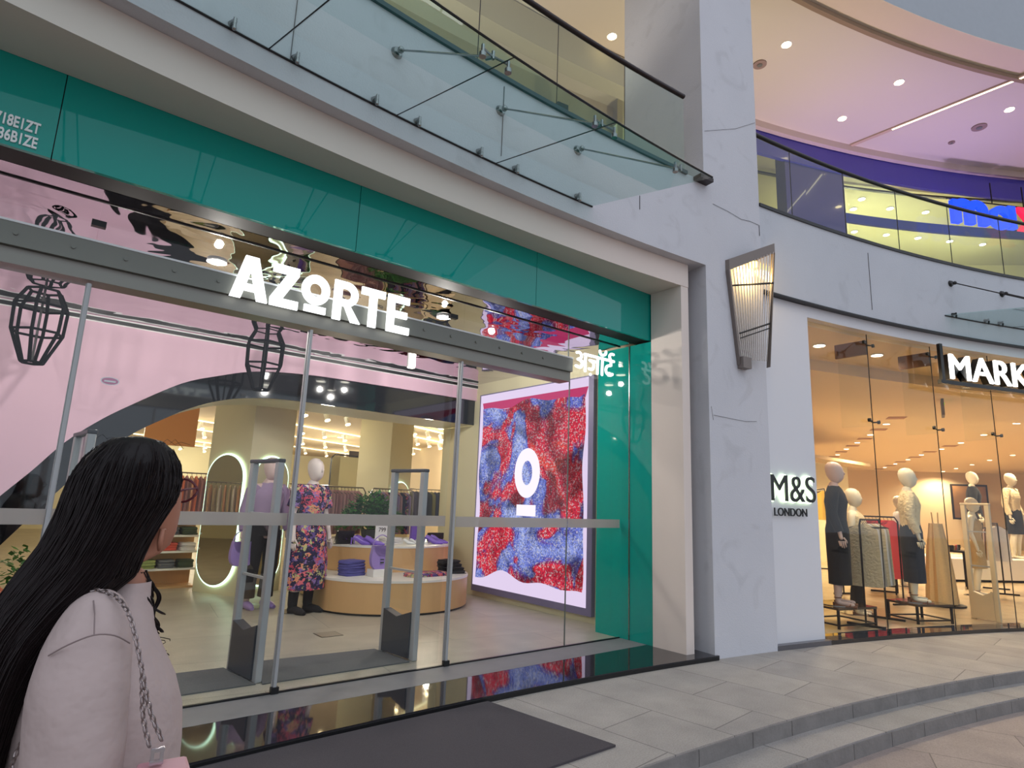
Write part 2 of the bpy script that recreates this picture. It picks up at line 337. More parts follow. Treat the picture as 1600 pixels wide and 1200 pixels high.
# ---------------- upper floor ----------------
M_ceil=mat('ceiling_paint',(214,204,190),.8)
struct(MB().arc(R(-40),R(13),26.0,42,10.43,10.6,60).arc(R(13),R(52),26.0,29.1,10.43,10.6,60).build('ceiling',M_ceil))
struct(MB().arc(R(-40),R(7.5),25.45,25.9,10.55,16,40).arc(R(9.8),R(52),25.45,25.9,10.55,16,40).build('wall_front',mat('upper_fascia',(168,174,180),.8,noise=.05)))
struct(MB().arc(R(-40),R(52),25.45,26.02,10.455,10.549,60,z0b=10.54).build('trim_13',mat('ceiling_lip',(226,208,186),.8)))
struct(MB().arc(R(-40),R(52),25.62,46,5.3,5.62,60).build('floor',mat('upper_slab',(150,140,125),.6)))
struct(MB().arc(R(12),R(52),28.86,28.98,10.27,10.44,30).build('trim_14',mat('beige_ledge',(204,186,176),.7)))
struct(tag(MB().arc(R(12),R(52),29.0,29.1,9.72,10.30,30).build('trim_15',mat('navy_fascia',(58,58,150),.3,coat=.5)),'navy blue fascia over the upper shop'))
struct(MB().arc(R(-40),R(52),25.93,26.01,10.37,10.455,60).build('trim_23',mat('lip_dark_strip',(150,128,106),.8)))  # darker brown strip along the lower edge of the lip
# left upper hall: back wall, beam, opening
M_beige=mat('hall_beige',(206,192,168),.8)
struct(MB().arc(R(-40),R(3.4),30,30.2,5.62,10.43,30).arc(R(3.4),R(8.3),30,30.2,9.9,10.43,6).arc(R(8.3),R(12.2),30,30.2,5.62,10.43,4).build('wall_back',M_beige))
struct(MB().arc(R(-40),R(14),28.6,28.95,9.75,10.4,30).build('trim_16',mat('hall_beam',(190,180,158),.8)))
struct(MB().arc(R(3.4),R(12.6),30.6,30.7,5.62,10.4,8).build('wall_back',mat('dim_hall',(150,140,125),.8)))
struct(MB().arc(R(8.9),R(9.4),29.6,29.95,5.62,9.7,2).build('door_2',M_black))
# ---------------- store side walls & ceilings ----------------
struct(MB().box(6.35,6.55,5.2,9.9,.04,4.2).build('wall_right',M_cream))
struct(MB().box(-9,6.35,4.97,9.0,3.665,3.75).build('ceiling',M_mirror))
struct(MB().box(-9,6.1,4.74,4.96,3.665,3.72).build('trim_17',M_beam))
M_fl=mat('store_ceiling',(200,178,140),.85)
struct(MB().box(-9,24,9.0,28,3.35,3.45).build('ceiling',M_fl))
struct(MB().box(-9,24,27.9,28.1,0,3.4).build('wall_back',M_cream))
struct(MB().box(-9.1,-8.9,4.8,28,0,4.3).build('wall_left',M_cream))
struct(MB().box(23.9,24.1,9.9,28,0,3.4).box(6.55,24,9.8,9.9,0,3.4).build('wall_right',M_cream))
# pink wall with the large arch, black glossy arch band behind it
outer=[(-.9,.3),(-.5,.85),(-.027,1.456),(.21,1.751),(.459,2.087),(.736,2.36),(1.038,2.595),(1.583,2.963),(2.018,3.136),(2.51,3.28),(3.149,3.345),(3.964,3.365),(6.35,3.37)]
inner=[(-.6,.0),(.25,1.2),(.65,1.75),(1.089,2.223),(1.491,2.511),(1.758,2.67),(2.138,2.824),(2.553,2.908),(3.095,2.944),(4.553,2.935),(6.34,2.932)]
def smoothline(p,n=4):
    out=[]
    for i in range(len(p)-1):
        p0=p[max(i-1,0)];p1=p[i];p2=p[i+1];p3=p[min(i+2,len(p)-1)]
        for k in range(n):
            t=k/n; out.append(tuple(.5*((2*p1[j])+(-p0[j]+p2[j])*t+(2*p0[j]-5*p1[j]+4*p2[j]-p3[j])*t*t+(-p0[j]+3*p1[j]-3*p2[j]+p3[j])*t**3) for j in range(len(p1))))
    return out+[p[-1]]
def archwall(line,z0,name,m,y0,y1,ztop,xl=-8.9):
    line=smoothline(line); mb=MB()
    for (xa,za),(xb,zb) in zip(line[:-1],line[1:]):
        mb.add([(xa,y0,za),(xb,y0,zb),(xb,y0,ztop),(xa,y0,ztop),(xa,y1,za),(xb,y1,zb),(xb,y1,ztop),(xa,y1,ztop)],[(0,1,2,3),(7,6,5,4),(0,4,5,1),(3,2,6,7)])
    x0=line[0][0]; mb.box(xl,x0,y0,y1,.045,ztop); return struct(mb.build(name,m))
tag(archwall(outer,0,'wall_back',M_pink,8.86,8.90,3.664),'pink wall cut by a huge arch inside the shop')
tag(archwall(inner,0,'wall_back',M_blackgloss,8.902,8.94,3.664),'glossy black band following the arch')
tag(archwall(inner,0,'wall_back',M_cream,8.945,9.9,3.34),'cream reveal of the arch')
# ceiling line trim
struct(MB().box(-9,6.35,8.845,8.86,3.64,3.655).box(-9,6.35,8.845,8.86,3.58,3.592).build('trim_18',M_white))
struct(MB().box(-9,6.35,8.84,8.859,3.592,3.64).build('trim_19',M_black))
# ---------------- teal cladding ----------------
xs=[-9,-4.2,-.085,2.018,4.076,6.13]
for i in range(5):
    f=MB().box(xs[i]+.003,xs[i+1]-.003,4.70,4.735,3.66,4.39)
    tag(f.build('teal_fascia_panel',M_teal),['teal glass fascia panel outside the photo at far left','teal glass fascia panel at the left edge bearing the white letters','long teal glass fascia panel above the A of the shop sign','teal glass fascia panel above the letters O R T E','last teal glass fascia panel next to the cream portal corner'][i],'fascia panel','teal fascia panels')
struct(MB().box(-9,6.13,4.75,4.97,3.72,4.6).build('wall_left',M_black))
sp=thing('teal_side_panel','tall teal glass panel standing at the right end of the shop window','panel',(6.0,4.9,.045))
MB().box(0,.03,.14,.68,0,3.6).build('panel',M_teal,sp); MB().box(0,.03,-.21,.13,0,3.6).build('panel',M_teal,sp); MB().box(-.008,.0,.128,.142,0,3.6).build('joint_strip',M_steel,sp)
MB().box(.03,.12,-.26,-.2,0,3.6).build('edge_post',M_black,sp)
tg=thing('tax_number_lettering','two rows of white letters and digits on the teal fascia','lettering',(0,4.695,0))
textmesh('718E1ZT','letter',M_white,tg,.222,.078,.01,bold=.025,M=Matrix.Translation((-.388,0,3.785)))
textmesh('536B1ZE','letter',M_white,tg,.222,.078,.01,bold=.025,M=Matrix.Translation((-.388,0,3.685)))
# ---------------- shopfront glazing ----------------
Yg=5.18
def pane(name,x0,x1,z0,z1,y=Yg,t=.012,m=M_glass): return struct(MB().box(x0,x1,y,y+t,z0,z1).build(name,m))
for i,(x0,x1) in enumerate(((-9,-3.2),(-3.2,.243),(.247,3.498),(3.502,5.043),(5.047,5.99))): pane('window_%d'%(i+1),x0,x1,3.33,3.66)
pane('window_6',-9,.24,.047,3.02); pane('window_7',.26,1.875,.047,3.02,Yg+.07); pane('window_8',1.9,3.49,.047,3.02,Yg+.13)
pane('window_9',3.52,5.07,.047,3.02); pane('window_10',5.08,5.99,.047,3.33)
# frosted band on the glass
fm=bpy.data.materials.new('frosted_film'); fm.use_nodes=True; nt=fm.node_tree; b=nt.nodes['Principled BSDF']; b.inputs['Base Color'].default_value=lin((196,190,186)); b.inputs['Roughness'].default_value=.6; b.inputs['Specular IOR Level'].default_value=.2
tr=nt.nodes.new('ShaderNodeBsdfTransparent'); mx=nt.nodes.new('ShaderNodeMixShader'); mx.inputs[0].default_value=.78; tl=nt.nodes.new('ShaderNodeBsdfTranslucent'); tl.inputs[0].default_value=(.62,.61,.59,1); m2_=nt.nodes.new('ShaderNodeMixShader'); m2_.inputs[0].default_value=.5; nt.links.new(b.outputs[0],m2_.inputs[1]); nt.links.new(tl.outputs[0],m2_.inputs[2]); nt.links.new(tr.outputs[0],mx.inputs[1]); nt.links.new(m2_.outputs[0],mx.inputs[2]); nt.links.new(mx.outputs[0],nt.nodes['Material Output'].inputs[0])
for (x0,x1,y,l) in ((-3,.235,Yg-.003,'left pane'),(.265,1.87,Yg+.067,'second pane, left of the central mullion'),(1.905,3.485,Yg+.127,'pane between the two mullions'),(3.525,5.075,Yg-.003,'pane in front of the wall screen'),(5.082,5.985,Yg-.003,'narrow pane beside the teal panel')):
    tag(MB().box(x0,x1,y,y+.002,1.338,1.44).build('frosted_band',fm),'frosted safety band across the '+l,'glass film','frosted bands')
# header beams
hb=thing('door_header','grey riveted metal header running above the glass doors','header',(0,Yg,3.18))
MB().box(-9,5.05,-.07,.06,-.02,.14).build('beam',M_grey,hb); MB().box(-9,5.05,-.075,.06,.14,.155).build('upper_lip',M_white,hb)
MB().box(-9,5.05,-.03,.16,-.135,-.022).build('lower_track',mat('track_grey',(140,138,130),.4,metal=.3),hb)
for i in range(-9,15):
    x=.12+.318*i
    if x<4.9 and not(1.2<x<2.85): MB().disc((x,-.075,.065),(0,1,0),.014,.012,12).build('bolt',M_grey,hb)
MB().box(-9,5.99,-.003,.015,.475,.483).build('top_seal',M_black,hb)
for x in (.245,3.36):
    tag(MB().box(x-.045,x+.045,Yg-.02,Yg+.03,3.46,3.505).build('glass_clamp',M_black),'small black clamp holding the upper glass, %s'%('near the left corner' if x<1 else 'right of the sign'),'clamp','glass clamps')
for x,y0,y1,l in ((.25,Yg-.01,Yg+.11,'at the far left'),(1.885,Yg-.01,Yg+.16,'in front of the floral dress'),(3.5,Yg-.01,Yg+.16,'at the right of the door opening')):
    k=thing('mullion','slim metal glass mullion '+l,'mullion',(x,y0,.046),0,'door mullions')
    MB().box(-.012,.012,0,.02,0,2.98).build('profile',M_alu,k); MB().box(-.018,.018,.022,.05,0,2.98).build('rear_profile',M_alu,k)
    MB().box(-.03,.03,-.01,.03,0,.05).build('foot_bracket',M_black,k)
struct(MB().box(5.044,5.05,Yg-.002,Yg+.014,3.15,3.66).box(5.072,5.078,Yg-.002,Yg+.014,.047,3.15).build('trim_20',mat('seal_grey',(96,104,100),.5)))
struct(MB().box(-9,5.99,Yg-.006,Yg+.02,.045,.058).build('trim_21',M_black))
# small oval logo sticker
lo=thing('glass_sticker','small pink oval sticker stuck on the shop glass','sticker',(.47,Yg-.004,2.345))
MB().add([(.058*math.cos(2*PI*k/28),0,.03*math.sin(2*PI*k/28)) for k in range(28)]+[(.051*math.cos(2*PI*k/28),0,.024*math.sin(2*PI*k/28)) for k in range(28)],[(k,(k+1)%28,28+(k+1)%28,28+k) for k in range(28)]).build('ring',M_white,lo)
MB().add([(.051*math.cos(2*PI*k/28),0,.024*math.sin(2*PI*k/28)) for k in range(28)],[tuple(range(28))]).build('face',mat('sticker_pink',(214,150,176),.5),lo)
MB().box(-.035,.035,-.002,-.001,-.008,.004).build('text_bar',M_white,lo)
# ---------------- AZORTE sign ----------------
sg=thing('storefront_sign','glowing white AZORTE channel letters mounted above the glass doors','sign',(0,5.05,0))
z0,z1=3.135,3.50; T=.078
def letter(polys,side=True):
    mb=MB()
    for p in polys: mb.prism(p,'y',0,.022)
    l=mb.build('letter',M_signw,sg); return l
def bar(x0,za,x1,zb,t):  # slanted bar, horizontal thickness t
    return [(x0-t/2,za),(x0+t/2,za),(x1+t/2,zb),(x1-t/2,zb)]
letter([bar(1.195,z0,1.285,z1,.085),bar(1.405,z0,1.305,z1,.085),[(1.225,3.205),(1.375,3.205),(1.36,3.265),(1.24,3.265)]])
letter([[(1.47,z1),(1.69,z1),(1.69,z1-.072),(1.47,z1-.072)],[(1.465,z0),(1.70,z0),(1.70,z0+.072),(1.465,z0+.072)],[(1.465,z0+.07),(1.565,z0+.07),(1.69,z1-.07),(1.59,z1-.07)]])
def ring(cx,cz,ro,ri,n=40,a0=0,a1=2*PI,sx=1):
    out=[]
    for k in range(n):
        p,q=a0+(a1-a0)*k/n,a0+(a1-a0)*(k+1)/n
        out.append([(cx+ro*sx*math.cos(p),cz+ro*math.sin(p)),(cx+ro*sx*math.cos(q),cz+ro*math.sin(q)),(cx+ri*sx*math.cos(q),cz+ri*math.sin(q)),(cx+ri*sx*math.cos(p),cz+ri*math.sin(p))])
    return out
letter(ring(1.845,3.355,.135,.06,sx=.93)+[[(1.755,z0+.015),(1.945,z0+.015),(1.945,z0+.075),(1.755,z0+.075)]])
letter([[(2.01,z0),(2.085,z0),(2.085,z1),(2.01,z1)],[(2.08,z1),(2.13,z1),(2.13,z1-.065),(2.08,z1-.065)],[(2.08,z1-.165),(2.13,z1-.165),(2.13,z1-.23),(2.08,z1-.23)],[(2.10,z1-.20),(2.17,z1-.22),(2.275,z0),(2.185,z0)]]+ring(2.125,z1-.115,.115,.05,16,-PI/2,PI/2))
letter([[(2.27,z1),(2.51,z1),(2.51,z1-.07),(2.27,z1-.07)],[(2.352,z0),(2.43,z0),(2.43,z1-.06),(2.352,z1-.06)]])
letter([[(2.54,z0),(2.615,z0),(2.615,z1),(2.54,z1)],[(2.6,z1),(2.77,z1),(2.77,z1-.068),(2.6,z1-.068)],[(2.6,z0),(2.78,z0),(2.78,z0+.068),(2.6,z0+.068)],[(2.6,3.285),(2.75,3.285),(2.75,3.35),(2.6,3.35)]])
# Devanagari sign
hs=thing('devanagari_sign','glowing white Devanagari shop name on the glass beside the teal panel','sign',(0,5.05,0))
def hz(x,y): return (5.03+(x-300)*.00071, 3.395-(y-318)*.00050)
def strokes(lst,wd=.040):
    mb=MB()
    for st in lst:
        P=[hz(*p) for p in st]; P=smoothline(P,5) if len(P)>2 else P
        for i,(x,z) in enumerate(P):
            mb.prism([(x+wd/2*math.cos(2*PI*k/14),z+wd*.42*math.sin(2*PI*k/14)) for k in range(14)],'y',0,.008+.0002*(i%7))
            if i<len(P)-1:
                x2,z2=P[i+1]; dx,dz=x2-x,z2-z; L=math.hypot(dx,dz) or 1; nx,nz=-dz/L*wd/2,dx/L*wd*.42
                mb.prism([(x+nx,z+nz),(x2+nx,z2+nz),(x2-nx,z2-nz),(x-nx,z-nz)],'y',0,.009)
    return mb.build('letter',M_signw,hs)
strokes([[(345,324),(400,305),(455,361),(440,435),(370,482)],[(370,482),(450,502),(470,577),(430,667),(325,655)],[(440,515),(540,515)],[(553,336),(545,729)],[(530,318),(600,318)]])
strokes([[(860,330),(848,724)],[(655,440),(850,442)],[(690,442),(745,490),(755,560),(720,650),(640,652)],[(600,318),(900,318)],[(672,786),(676,788)]])
strokes([[(975,341),(965,724)],[(910,137),(930,212),(990,227),(1050,182),(1065,119)],[(900,318),(1060,318)]])
strokes([[(1200,325),(1195,436)],[(1195,436),(1100,480),(1065,569),(1090,662),(1180,690),(1235,655)],[(1180,290),(1160,205),(1200,145),(1260,140)],[(1060,318),(1270,318)]])
# ---------------- outdoor mat ----------------
tag(MB().prism([(-1.6,2.92),(3.46,3.02),(3.28,4.22),(-1.6,4.14)],'z',.001,.016).build('entrance_mat',M_mat),'large dark grey ribbed mat on the terrace in front of the door','mat')
# ---------------- canopies ----------------
def canopy(name,label,aj,zb,zf,Rf,rods,fits,discz=5.32,rm=M_steel):
    k=thing(name,label,'canopy',pt(aj[0],25.27,zb))
    def L(a,Rr,z): 
        p=Vector(pt(a,Rr,z))-k.location; return tuple(p)
    sl=lambda Rr: zf+(zb-zf)*(Rr-Rf)/(25.27-Rf)
    for a0,a1 in zip(aj[:-1],aj[1:]):
        n=3; mb=MB(); vs=[];fs=[]
        for i in range(n+1):
            a=a0+.0003+(a1-a0-.0006)*i/n
            vs+=[L(a,Rf,zf),L(a,25.26,zb),L(a,25.26,zb+.014),L(a,Rf,zf+.014)]
        for i in range(n):
            for j in range(4): fs.append((i*4+j,i*4+(j+1)%4,i*4+4+(j+1)%4,i*4+4+j))
        fs+=[(0,1,2,3),(n*4+3,n*4+2,n*4+1,n*4)]; mb.add(vs,fs); mb.build('glass_pane',M_canopy,k)
    for a in aj[1:-1]: MB().tube([L(a,Rf,zf+.007),L(a,25.26,zb+.007)],.006,4).build('joint_seal',M_black,k)
    ed=MB(); ed.tube([L(aj[0]+(aj[-1]-aj[0])*i/24,Rf,zf+.007) for i in range(25)],.009,6); ed.build('front_edge',mat('glass_edge_dark',(14,26,26),.2),k)
    bk=MB(); bk.tube([L(aj[0]+(aj[-1]-aj[0])*i/24,25.265,zb-.002) for i in range(25)],.009,6); bk.build('wall_seal',M_black,k)
    for a in fits:
        f=MB(); f.tube([L(a,25.27,zb+.04),L(a,25.21,zb+.035)],[.028,.016],12); f.tube([L(a,25.21,zb-.02),L(a,25.21,zb+.055)],.013,10); f.sphere(L(a,25.21,zb-.024),.016,10); f.build('wall_clamp',rm,k,smooth=True)
    for a,ar in rods:
        f=MB(); f.tube([L(a,25.27,discz),L(a,25.24,discz)],[.055,.04],16); f.sphere(L(a,25.2,discz-.01),.03,10)
        ze=sl(23.95)+.07; f.tube([L(a,25.22,discz),L(a,23.98,ze)],.0085,8)
        f.tube([L(a,24.0,ze),L(a,23.93,ze-.03)],.018,8); f.tube([L(a,23.93,ze+.01),L(a,23.93,ze-.05)],.012,8)
        for s in ((-1,1) if ar else (-1,)):
            q=a+s*.11/24; f.tube([L(a,23.93,ze-.03),L(q,23.9,ze-.045)],.009,6); f.tube([L(q,23.9,ze-.02),L(q,23.9,sl(23.9)-.02)],.012,8); f.tube([L(q,23.9,sl(23.9)-.03),L(q,23.9,sl(23.9))],.024,12)
        f.build('support_rod',rm,k,smooth=True)
    return k
ax=lambda X: aX(X,25.27)
canopy('glass_canopy','glass canopy hung on steel rods above the corner shop',[ax(-2.6),ax(-1.15),ax(-.07),ax(1.005),ax(2.08),ax(3.147),ax(4.423)],4.745,4.42,23.76,[(ax(-.2),1),(ax(.9),1),(ax(2.03),1),(ax(3.17),1),(ax(4.2),0)],[ax(x) for x in (-1.4,-.6,-.1,.741,1.193,1.86,2.267,2.935,3.365,4.191)])
canopy('glass_canopy','dark-framed glass canopy above the second shop sign',[ax(11.13),ax(12.6),ax(14.0),ax(15.4)],4.77,4.5,23.76,[(ax(11.33),1),(ax(12.44),1),(ax(13.7),1)],[ax(x) for x in (11.3,12.0,12.3,13.1,13.5,14.6)],5.335,M_black)
# ---------------- balustrades ----------------
def balustrade(label,joints,aend0,aend1,zt,inner=25.27,hm=M_black):
    k=thing('balustrade',label,'railing',pt(aend0,inner,5.68)); L=lambda a,Rr,z: tuple(Vector(pt(a,Rr,z))-k.location)
    for a0,a1 in zip(joints[:-1],joints[1:]):
        mb=MB(); vs=[];fs=[]; n=2
        for i in range(n+1):
            a=a0+.0003+(a1-a0-.0006)*i/n; vs+=[L(a,inner,5.66),L(a,inner+.016,5.66),L(a,inner+.016,zt-.02),L(a,inner,zt-.02)]
        for i in range(n):
            for j in range(4): fs.append((i*4+j,i*4+(j+1)%4,i*4+4+(j+1)%4,i*4+4+j))
        fs+=[(0,1,2,3),(n*4+3,n*4+2,n*4+1,n*4)]; mb.add(vs,fs); mb.build('glass_panel',M_rail,k)
    for a in joints[1:-1]: MB().tube([L(a,inner,5.66),L(a,inner,zt)],.006,4).build('joint_seal',M_black,k)
    n=60; h=MB().tube([L(aend0+(aend1-aend0)*i/n,inner,zt) for i in range(n+1)],.03,10); h.build('handrail',hm,k,smooth=True)
    return k
M_hr=mat('bronze_handrail',(48,38,38),.3,metal=.4)
jl=[aX(3.89-1.02*i,25.27) for i in range(12,-1,-1)]+[aX(4.91,25.27),aX(5.93,25.27)]
balustrade('glass balustrade with dark bronze handrail on the balcony above the corner shop',jl,jl[0],jl[-1],6.74,hm=M_hr)
jr=[R(9.86),aX(8.02,25.22),aX(9.15,25.22),aX(10.3,25.22),aX(11.45,25.22),aX(12.58,25.22)]+[aX(12.58,25.22)+.0465*i for i in range(1,12)]
balustrade('curved glass balustrade with black handrail in front of the upper shop',jr,jr[0],jr[-1],6.75,inner=25.3)
tag(MB().arc(aX(6.07,25.2),aX(6.3,25.2),25.15,25.27,5.63,5.68,2).build('steel_bracket',M_hr),'small dark metal block on the wall at the end of the glass canopy','bracket')
# ---------------- ceiling fittings upper floor ----------------
dl=thing('downlight','bright round downlight in the upper hall ceiling, nearest the pillar','downlight',(10.05,4.75,10.43),0,'downlights of the upper ceiling')
ring_=MB().disc((0,0,-.005),(0,0,1),.10,.012).build('trim_ring',M_white,dl); MB().disc((0,0,-.013),(0,0,1),.085,.004).build('lens',M_lampwarm,ring_)
dl.location=(10.34,4.82,10.43)
for (x,y),l in (((13.05,3.81),'second downlight of the upper ceiling, above the lilac glow'),((13.44,5.1),'downlight of the upper ceiling nearest the navy fascia'),((15.73,2.57),'downlight of the upper ceiling at the right edge')):
    dup(dl,(x,y,10.43),0,l,'downlights of the upper ceiling')
d2=dup(dl,(7.7,6.9,10.43),0,'downlight in the hall ceiling above the left balcony, seen over the handrail','downlights of the upper ceiling')
for n,(x,y,r_),l in (('ceiling_speaker',(16.0,3.18,.15),'round brown ceiling speaker in the lilac part of the upper ceiling'),('ceiling_speaker',(10.46,5.43,.13),'round tan ceiling speaker next to the grey pillar'),('smoke_detector',(16.24,3.78,.07),'small smoke detector in the lilac part of the upper ceiling')):
    k=thing(n,l,n.replace('_',' '),(x,y,10.43)); MB().disc((0,0,-.01),(0,0,1),r_,.03,20).build('grille',mat('speaker_tan',(150,128,118),.6),k); MB().disc((0,0,-.028),(0,0,1),r_*.4,.02,16).build('cap',M_grey,k)
ll=thing('linear_light','long slim glowing linear light recessed in the upper ceiling','light',(14.64,4.3,10.425))
MB().box(-.05,.05,-2.3,1.1,-.03,.0).build('housing',mat('beige_housing',(200,176,150),.6),ll); MB().box(-.02,.02,-2.3,.2,-.036,-.031).build('diffuser',emis('strip_warm',(255,236,200),5),ll)
def wash(loc,col,e,d,ang=120,label=None):
    k=thing('added_uplight',label,'light',loc); MB().box(-.12,.12,-.06,.06,-.05,.03).build('housing',M_black,k)
    s=spot((0,0,.05),e,col,k,ang,.1,d=d); return k
for a_,c_,e_,l_ in ((12.5,(1,.84,.54),190,'added unseen warm uplight behind the balustrade next to the pillar'),(17,(1,.86,.68),150,'added unseen peach uplight behind the curved balustrade'),(22,(.86,.58,1),210,'added unseen lilac uplight behind the curved balustrade'),(27.5,(.62,.48,1),260,'added unseen violet uplight behind the balustrade below the max letters'),(33,(.9,.6,1),130,'added unseen lilac uplight beyond the right photo edge'),(3,(1,.93,.82),230,'added unseen warm uplight on the left balcony'),(-4,(1,.93,.82),230,'added unseen warm uplight at the left of the left balcony')):
    wash(pt(R(a_),28.1 if a_>20 else 27.6,5.68),c_,e_,(0,0,1),110,l_)  # added lamps hidden behind the parapets to brighten the upper ceiling
# ---------------- upper shop (max) ----------------
M_yel=mat('upper_shop_cream',(222,212,150),.7)
struct(MB().arc(R(14),R(52),29.0,37.7,11.6,11.7,40).build('ceiling',mat('upper_shop_ceiling',(196,190,150),.8)))
struct(MB().arc(R(10),R(52),37.5,37.7,5.62,11.6,40).build('wall_back',M_yel))
struct(MB().arc(R(14.0),R(14.1),30,37.6,5.62,11.6,4).build('wall_left',M_yel))
struct(MB().arc(R(12),R(14.0),29.5,29.7,5.62,10.4,2).build('wall_left',M_yel))
struct(MB().arc(R(20.2),R(23.6),29.05,29.35,5.62,10.4,3).build('wall_left',mat('navy_gloss',(46,50,110),.15,coat=1)))
tag(MB().arc(R(23.8),R(52),31.0,31.08,9.68,9.95,30).build('blue_band_fascia',mat('royal_blue_band',(18,58,170),.35,coat=.3)),'royal blue band hanging inside the upper shop under the max letters','fascia')
tag(MB().arc(R(22),R(52),32.1,32.18,11.46,11.52,30).build('black_ceiling_track',M_black),'thin black lighting track high inside the upper shop','track')
for i in range(5):
    a=R(23.7+4.6*i)
    tag(MB().arc(a,a+R(4.55),29.02,29.04,5.65,9.72,3).build('shop_glass_pane',M_glass),'tall glass pane of the upper shop front, number %s from the navy column'%['first','second','third','fourth','fifth'][i],'glass pane','upper shop panes')
ud=thing('recessed_light','round recessed light','downlight',(18.8,7.6,11.59),0,'lights of the upper shop')
ring_=MB().disc((0,0,-.01),(0,0,1),.11,.02,16).build('trim_ring',M_white,ud); MB().disc((0,0,-.024),(0,0,1),.095,.006,16).build('lens',emis('upper_lens',(255,248,225),14),ring_)
lp4=bpy.data.lights.new('upper_lamp','POINT'); lp4.energy=34; lp4.color=(1,.93,.62); lp4.shadow_soft_size=.08; lo4=bpy.data.objects.new('upper_lamp',lp4); C.objects.link(lo4); lo4.location=(0,0,-1.3); lo4.parent=ud
ul=[(18.78,7.79),(19.89,7.14),(20.4,7.6),(21.2,6.78),(22.3,6.1),(21.03,8.9),(22.17,8.28),(23.23,7.62),(24.29,6.96),(25.39,6.29),(26.52,5.58)]
wl=['first of the near row, by the navy column','second of the near row','between the two rows near the navy column','third of the near row','last of the near row, left of the blue m','first of the far row','second of the far row','third of the far row','fourth of the far row','fifth of the far row, under the blue a','last of the far row, under the red x']
for i,(x,y) in enumerate(ul):
    if i==0: ud.location=(x,y,11.59); ud['label']='recessed light upstairs, '+wl[0]
    else: dup(ud,(x,y,11.59),0,'recessed light upstairs, '+wl[i],'lights of the upper shop')
# max letters hung in front of the shop glass
mx_=thing('storefront_sign','big blue and red max letters hanging behind the balustrade upstairs','sign',pt(aX(16.7,28.5),28.5,8.63),-aX(17.4,28.5)); mx_.scale=(.90,1,.74)
M_blue=mat('blue_acrylic',(30,80,235),.35,emit=(40,90,255),es=.75); M_red=mat('red_acrylic',(235,30,70),.35,emit=(255,40,80),es=.8)
mm=MB()
for x,t_ in ((0,.80),(.42,.56),(.84,.53)): mm.prism([(x,0),(x+.24,0),(x+.24,t_),(x,t_)],'y',0,.12)
for cx_ in (.33,.75):
    for p in ring(cx_,.52,.33 if cx_<.5 else .33,.10,14,0,PI,sx=1.0): mm.prism(p,'y',.001,.119); mm.build('letter',M_blue,mx_)
mm=MB()
for p in ring(1.52,.36,.40,.17,28,sx=.95): mm.prism(p,'y',0,.12)
mm.prism([(1.72,0),(1.95,0),(1.95,.80),(1.72,.80)],'y',0,.12); mm.build('letter',M_blue,mx_)
mm=MB(); mm.prism([(2.05,0),(2.32,0),(2.85,.8),(2.56,.8)],'y',0,.12); mm.prism([(2.55,0),(2.86,0),(2.33,.8),(2.03,.8)],'y',.005,.125); mm.build('letter',M_red,mx_)
MB().box(-.1,3.0,.06,.09,.84,.865).box(1.3,1.32,.06,.08,.86,1.6).box(2.3,2.32,.06,.08,.86,1.6).build('hanging_bar',M_black,mx_)
# ---------------- wall sconce ----------------
sc=thing('wall_sconce','tapered wall lamp of hanging metal rods glowing yellow on the grey pillar','lamp',pt(aX(6.98,25.27),25.27,3.35),-aX(6.98,25.27))
# local: x right, y outward is -y
M_sc=mat('sconce_metal',(128,118,112),.45,metal=.4)
M_rod=mat('sconce_rod',(196,186,176),.25,metal=.9)
hd=MB(); hd.add([(-.36,-.0,1.22),(-.36,-.0,1.36),(-.34,-.05,1.22),(-.34,-.05,1.36),(.22,-.30,1.50),(.22,-.30,1.63),(.24,0,1.50),(.24,0,1.63),(-.36,-.04,1.22)],[(0,2,3,1),(2,4,5,3),(4,6,7,5),(1,3,5,7),(0,1,7,6)]).build('hood',M_sc,sc)
MB().add([(-.36,0,1.24),(.24,0,1.52),(.05,0,0.02),(-.2,0,0.02)],[(0,1,2,3)]).build('back_plate',mat('sconce_back',(206,190,160),.5),sc)
rd=MB(); n=15
for i in range(n):
    t=i/(n-1); top=Vector((-.33+.53*t,-.05-.24*t,1.23+.28*t)); bot=Vector((-.15+.33*t,-.04-.10*t,.10-.0*t)); rd.tube([top,bot],.0065,6)
rd.build('rods',M_rod,sc)
MB().add([(.215,-.30,1.50),(.225,-.24,1.50),(.185,-.13,.02),(.175,-.19,.02),(.225,-.30,1.50),(.235,-.24,1.50),(.195,-.13,.02),(.185,-.19,.02)],[(0,1,2,3),(7,6,5,4),(0,4,5,1),(2,6,7,3),(1,5,6,2),(0,3,7,4)]).build('side_blade',M_sc,sc)
MB().add([(-.36,-.06,1.22),(-.36,0,1.22),(-.20,0,.02),(-.20,-.05,.02),(-.345,-.06,1.22),(-.345,0,1.22),(-.185,0,.02),(-.185,-.05,.02)],[(0,1,2,3),(7,6,5,4),(0,4,5,1),(2,6,7,3),(1,5,6,2),(0,3,7,4)]).build('side_blade',M_sc,sc)
MB().tube([(-.19,-.05,.42),(.19,-.2,.58)],.012,6).tube([(-.18,-.05,.36),(.19,-.19,.52)],.008,6).tube([(-.30,-.06,1.02),(.205,-.27,1.10)],.012,6).build('cross_rod',mat('sconce_dark',(40,36,34),.4),sc)
MB().obox((-.12,-.05,.05),(1,0,0),(0,1,0),(0,0,1),.075,.045,.07).build('base_block',M_sc,sc)
MB().disc((.0,-.14,1.34),(0,0,1),.05,.06,12).build('bulb',emis('bulb_amber',(255,196,90),9),sc)
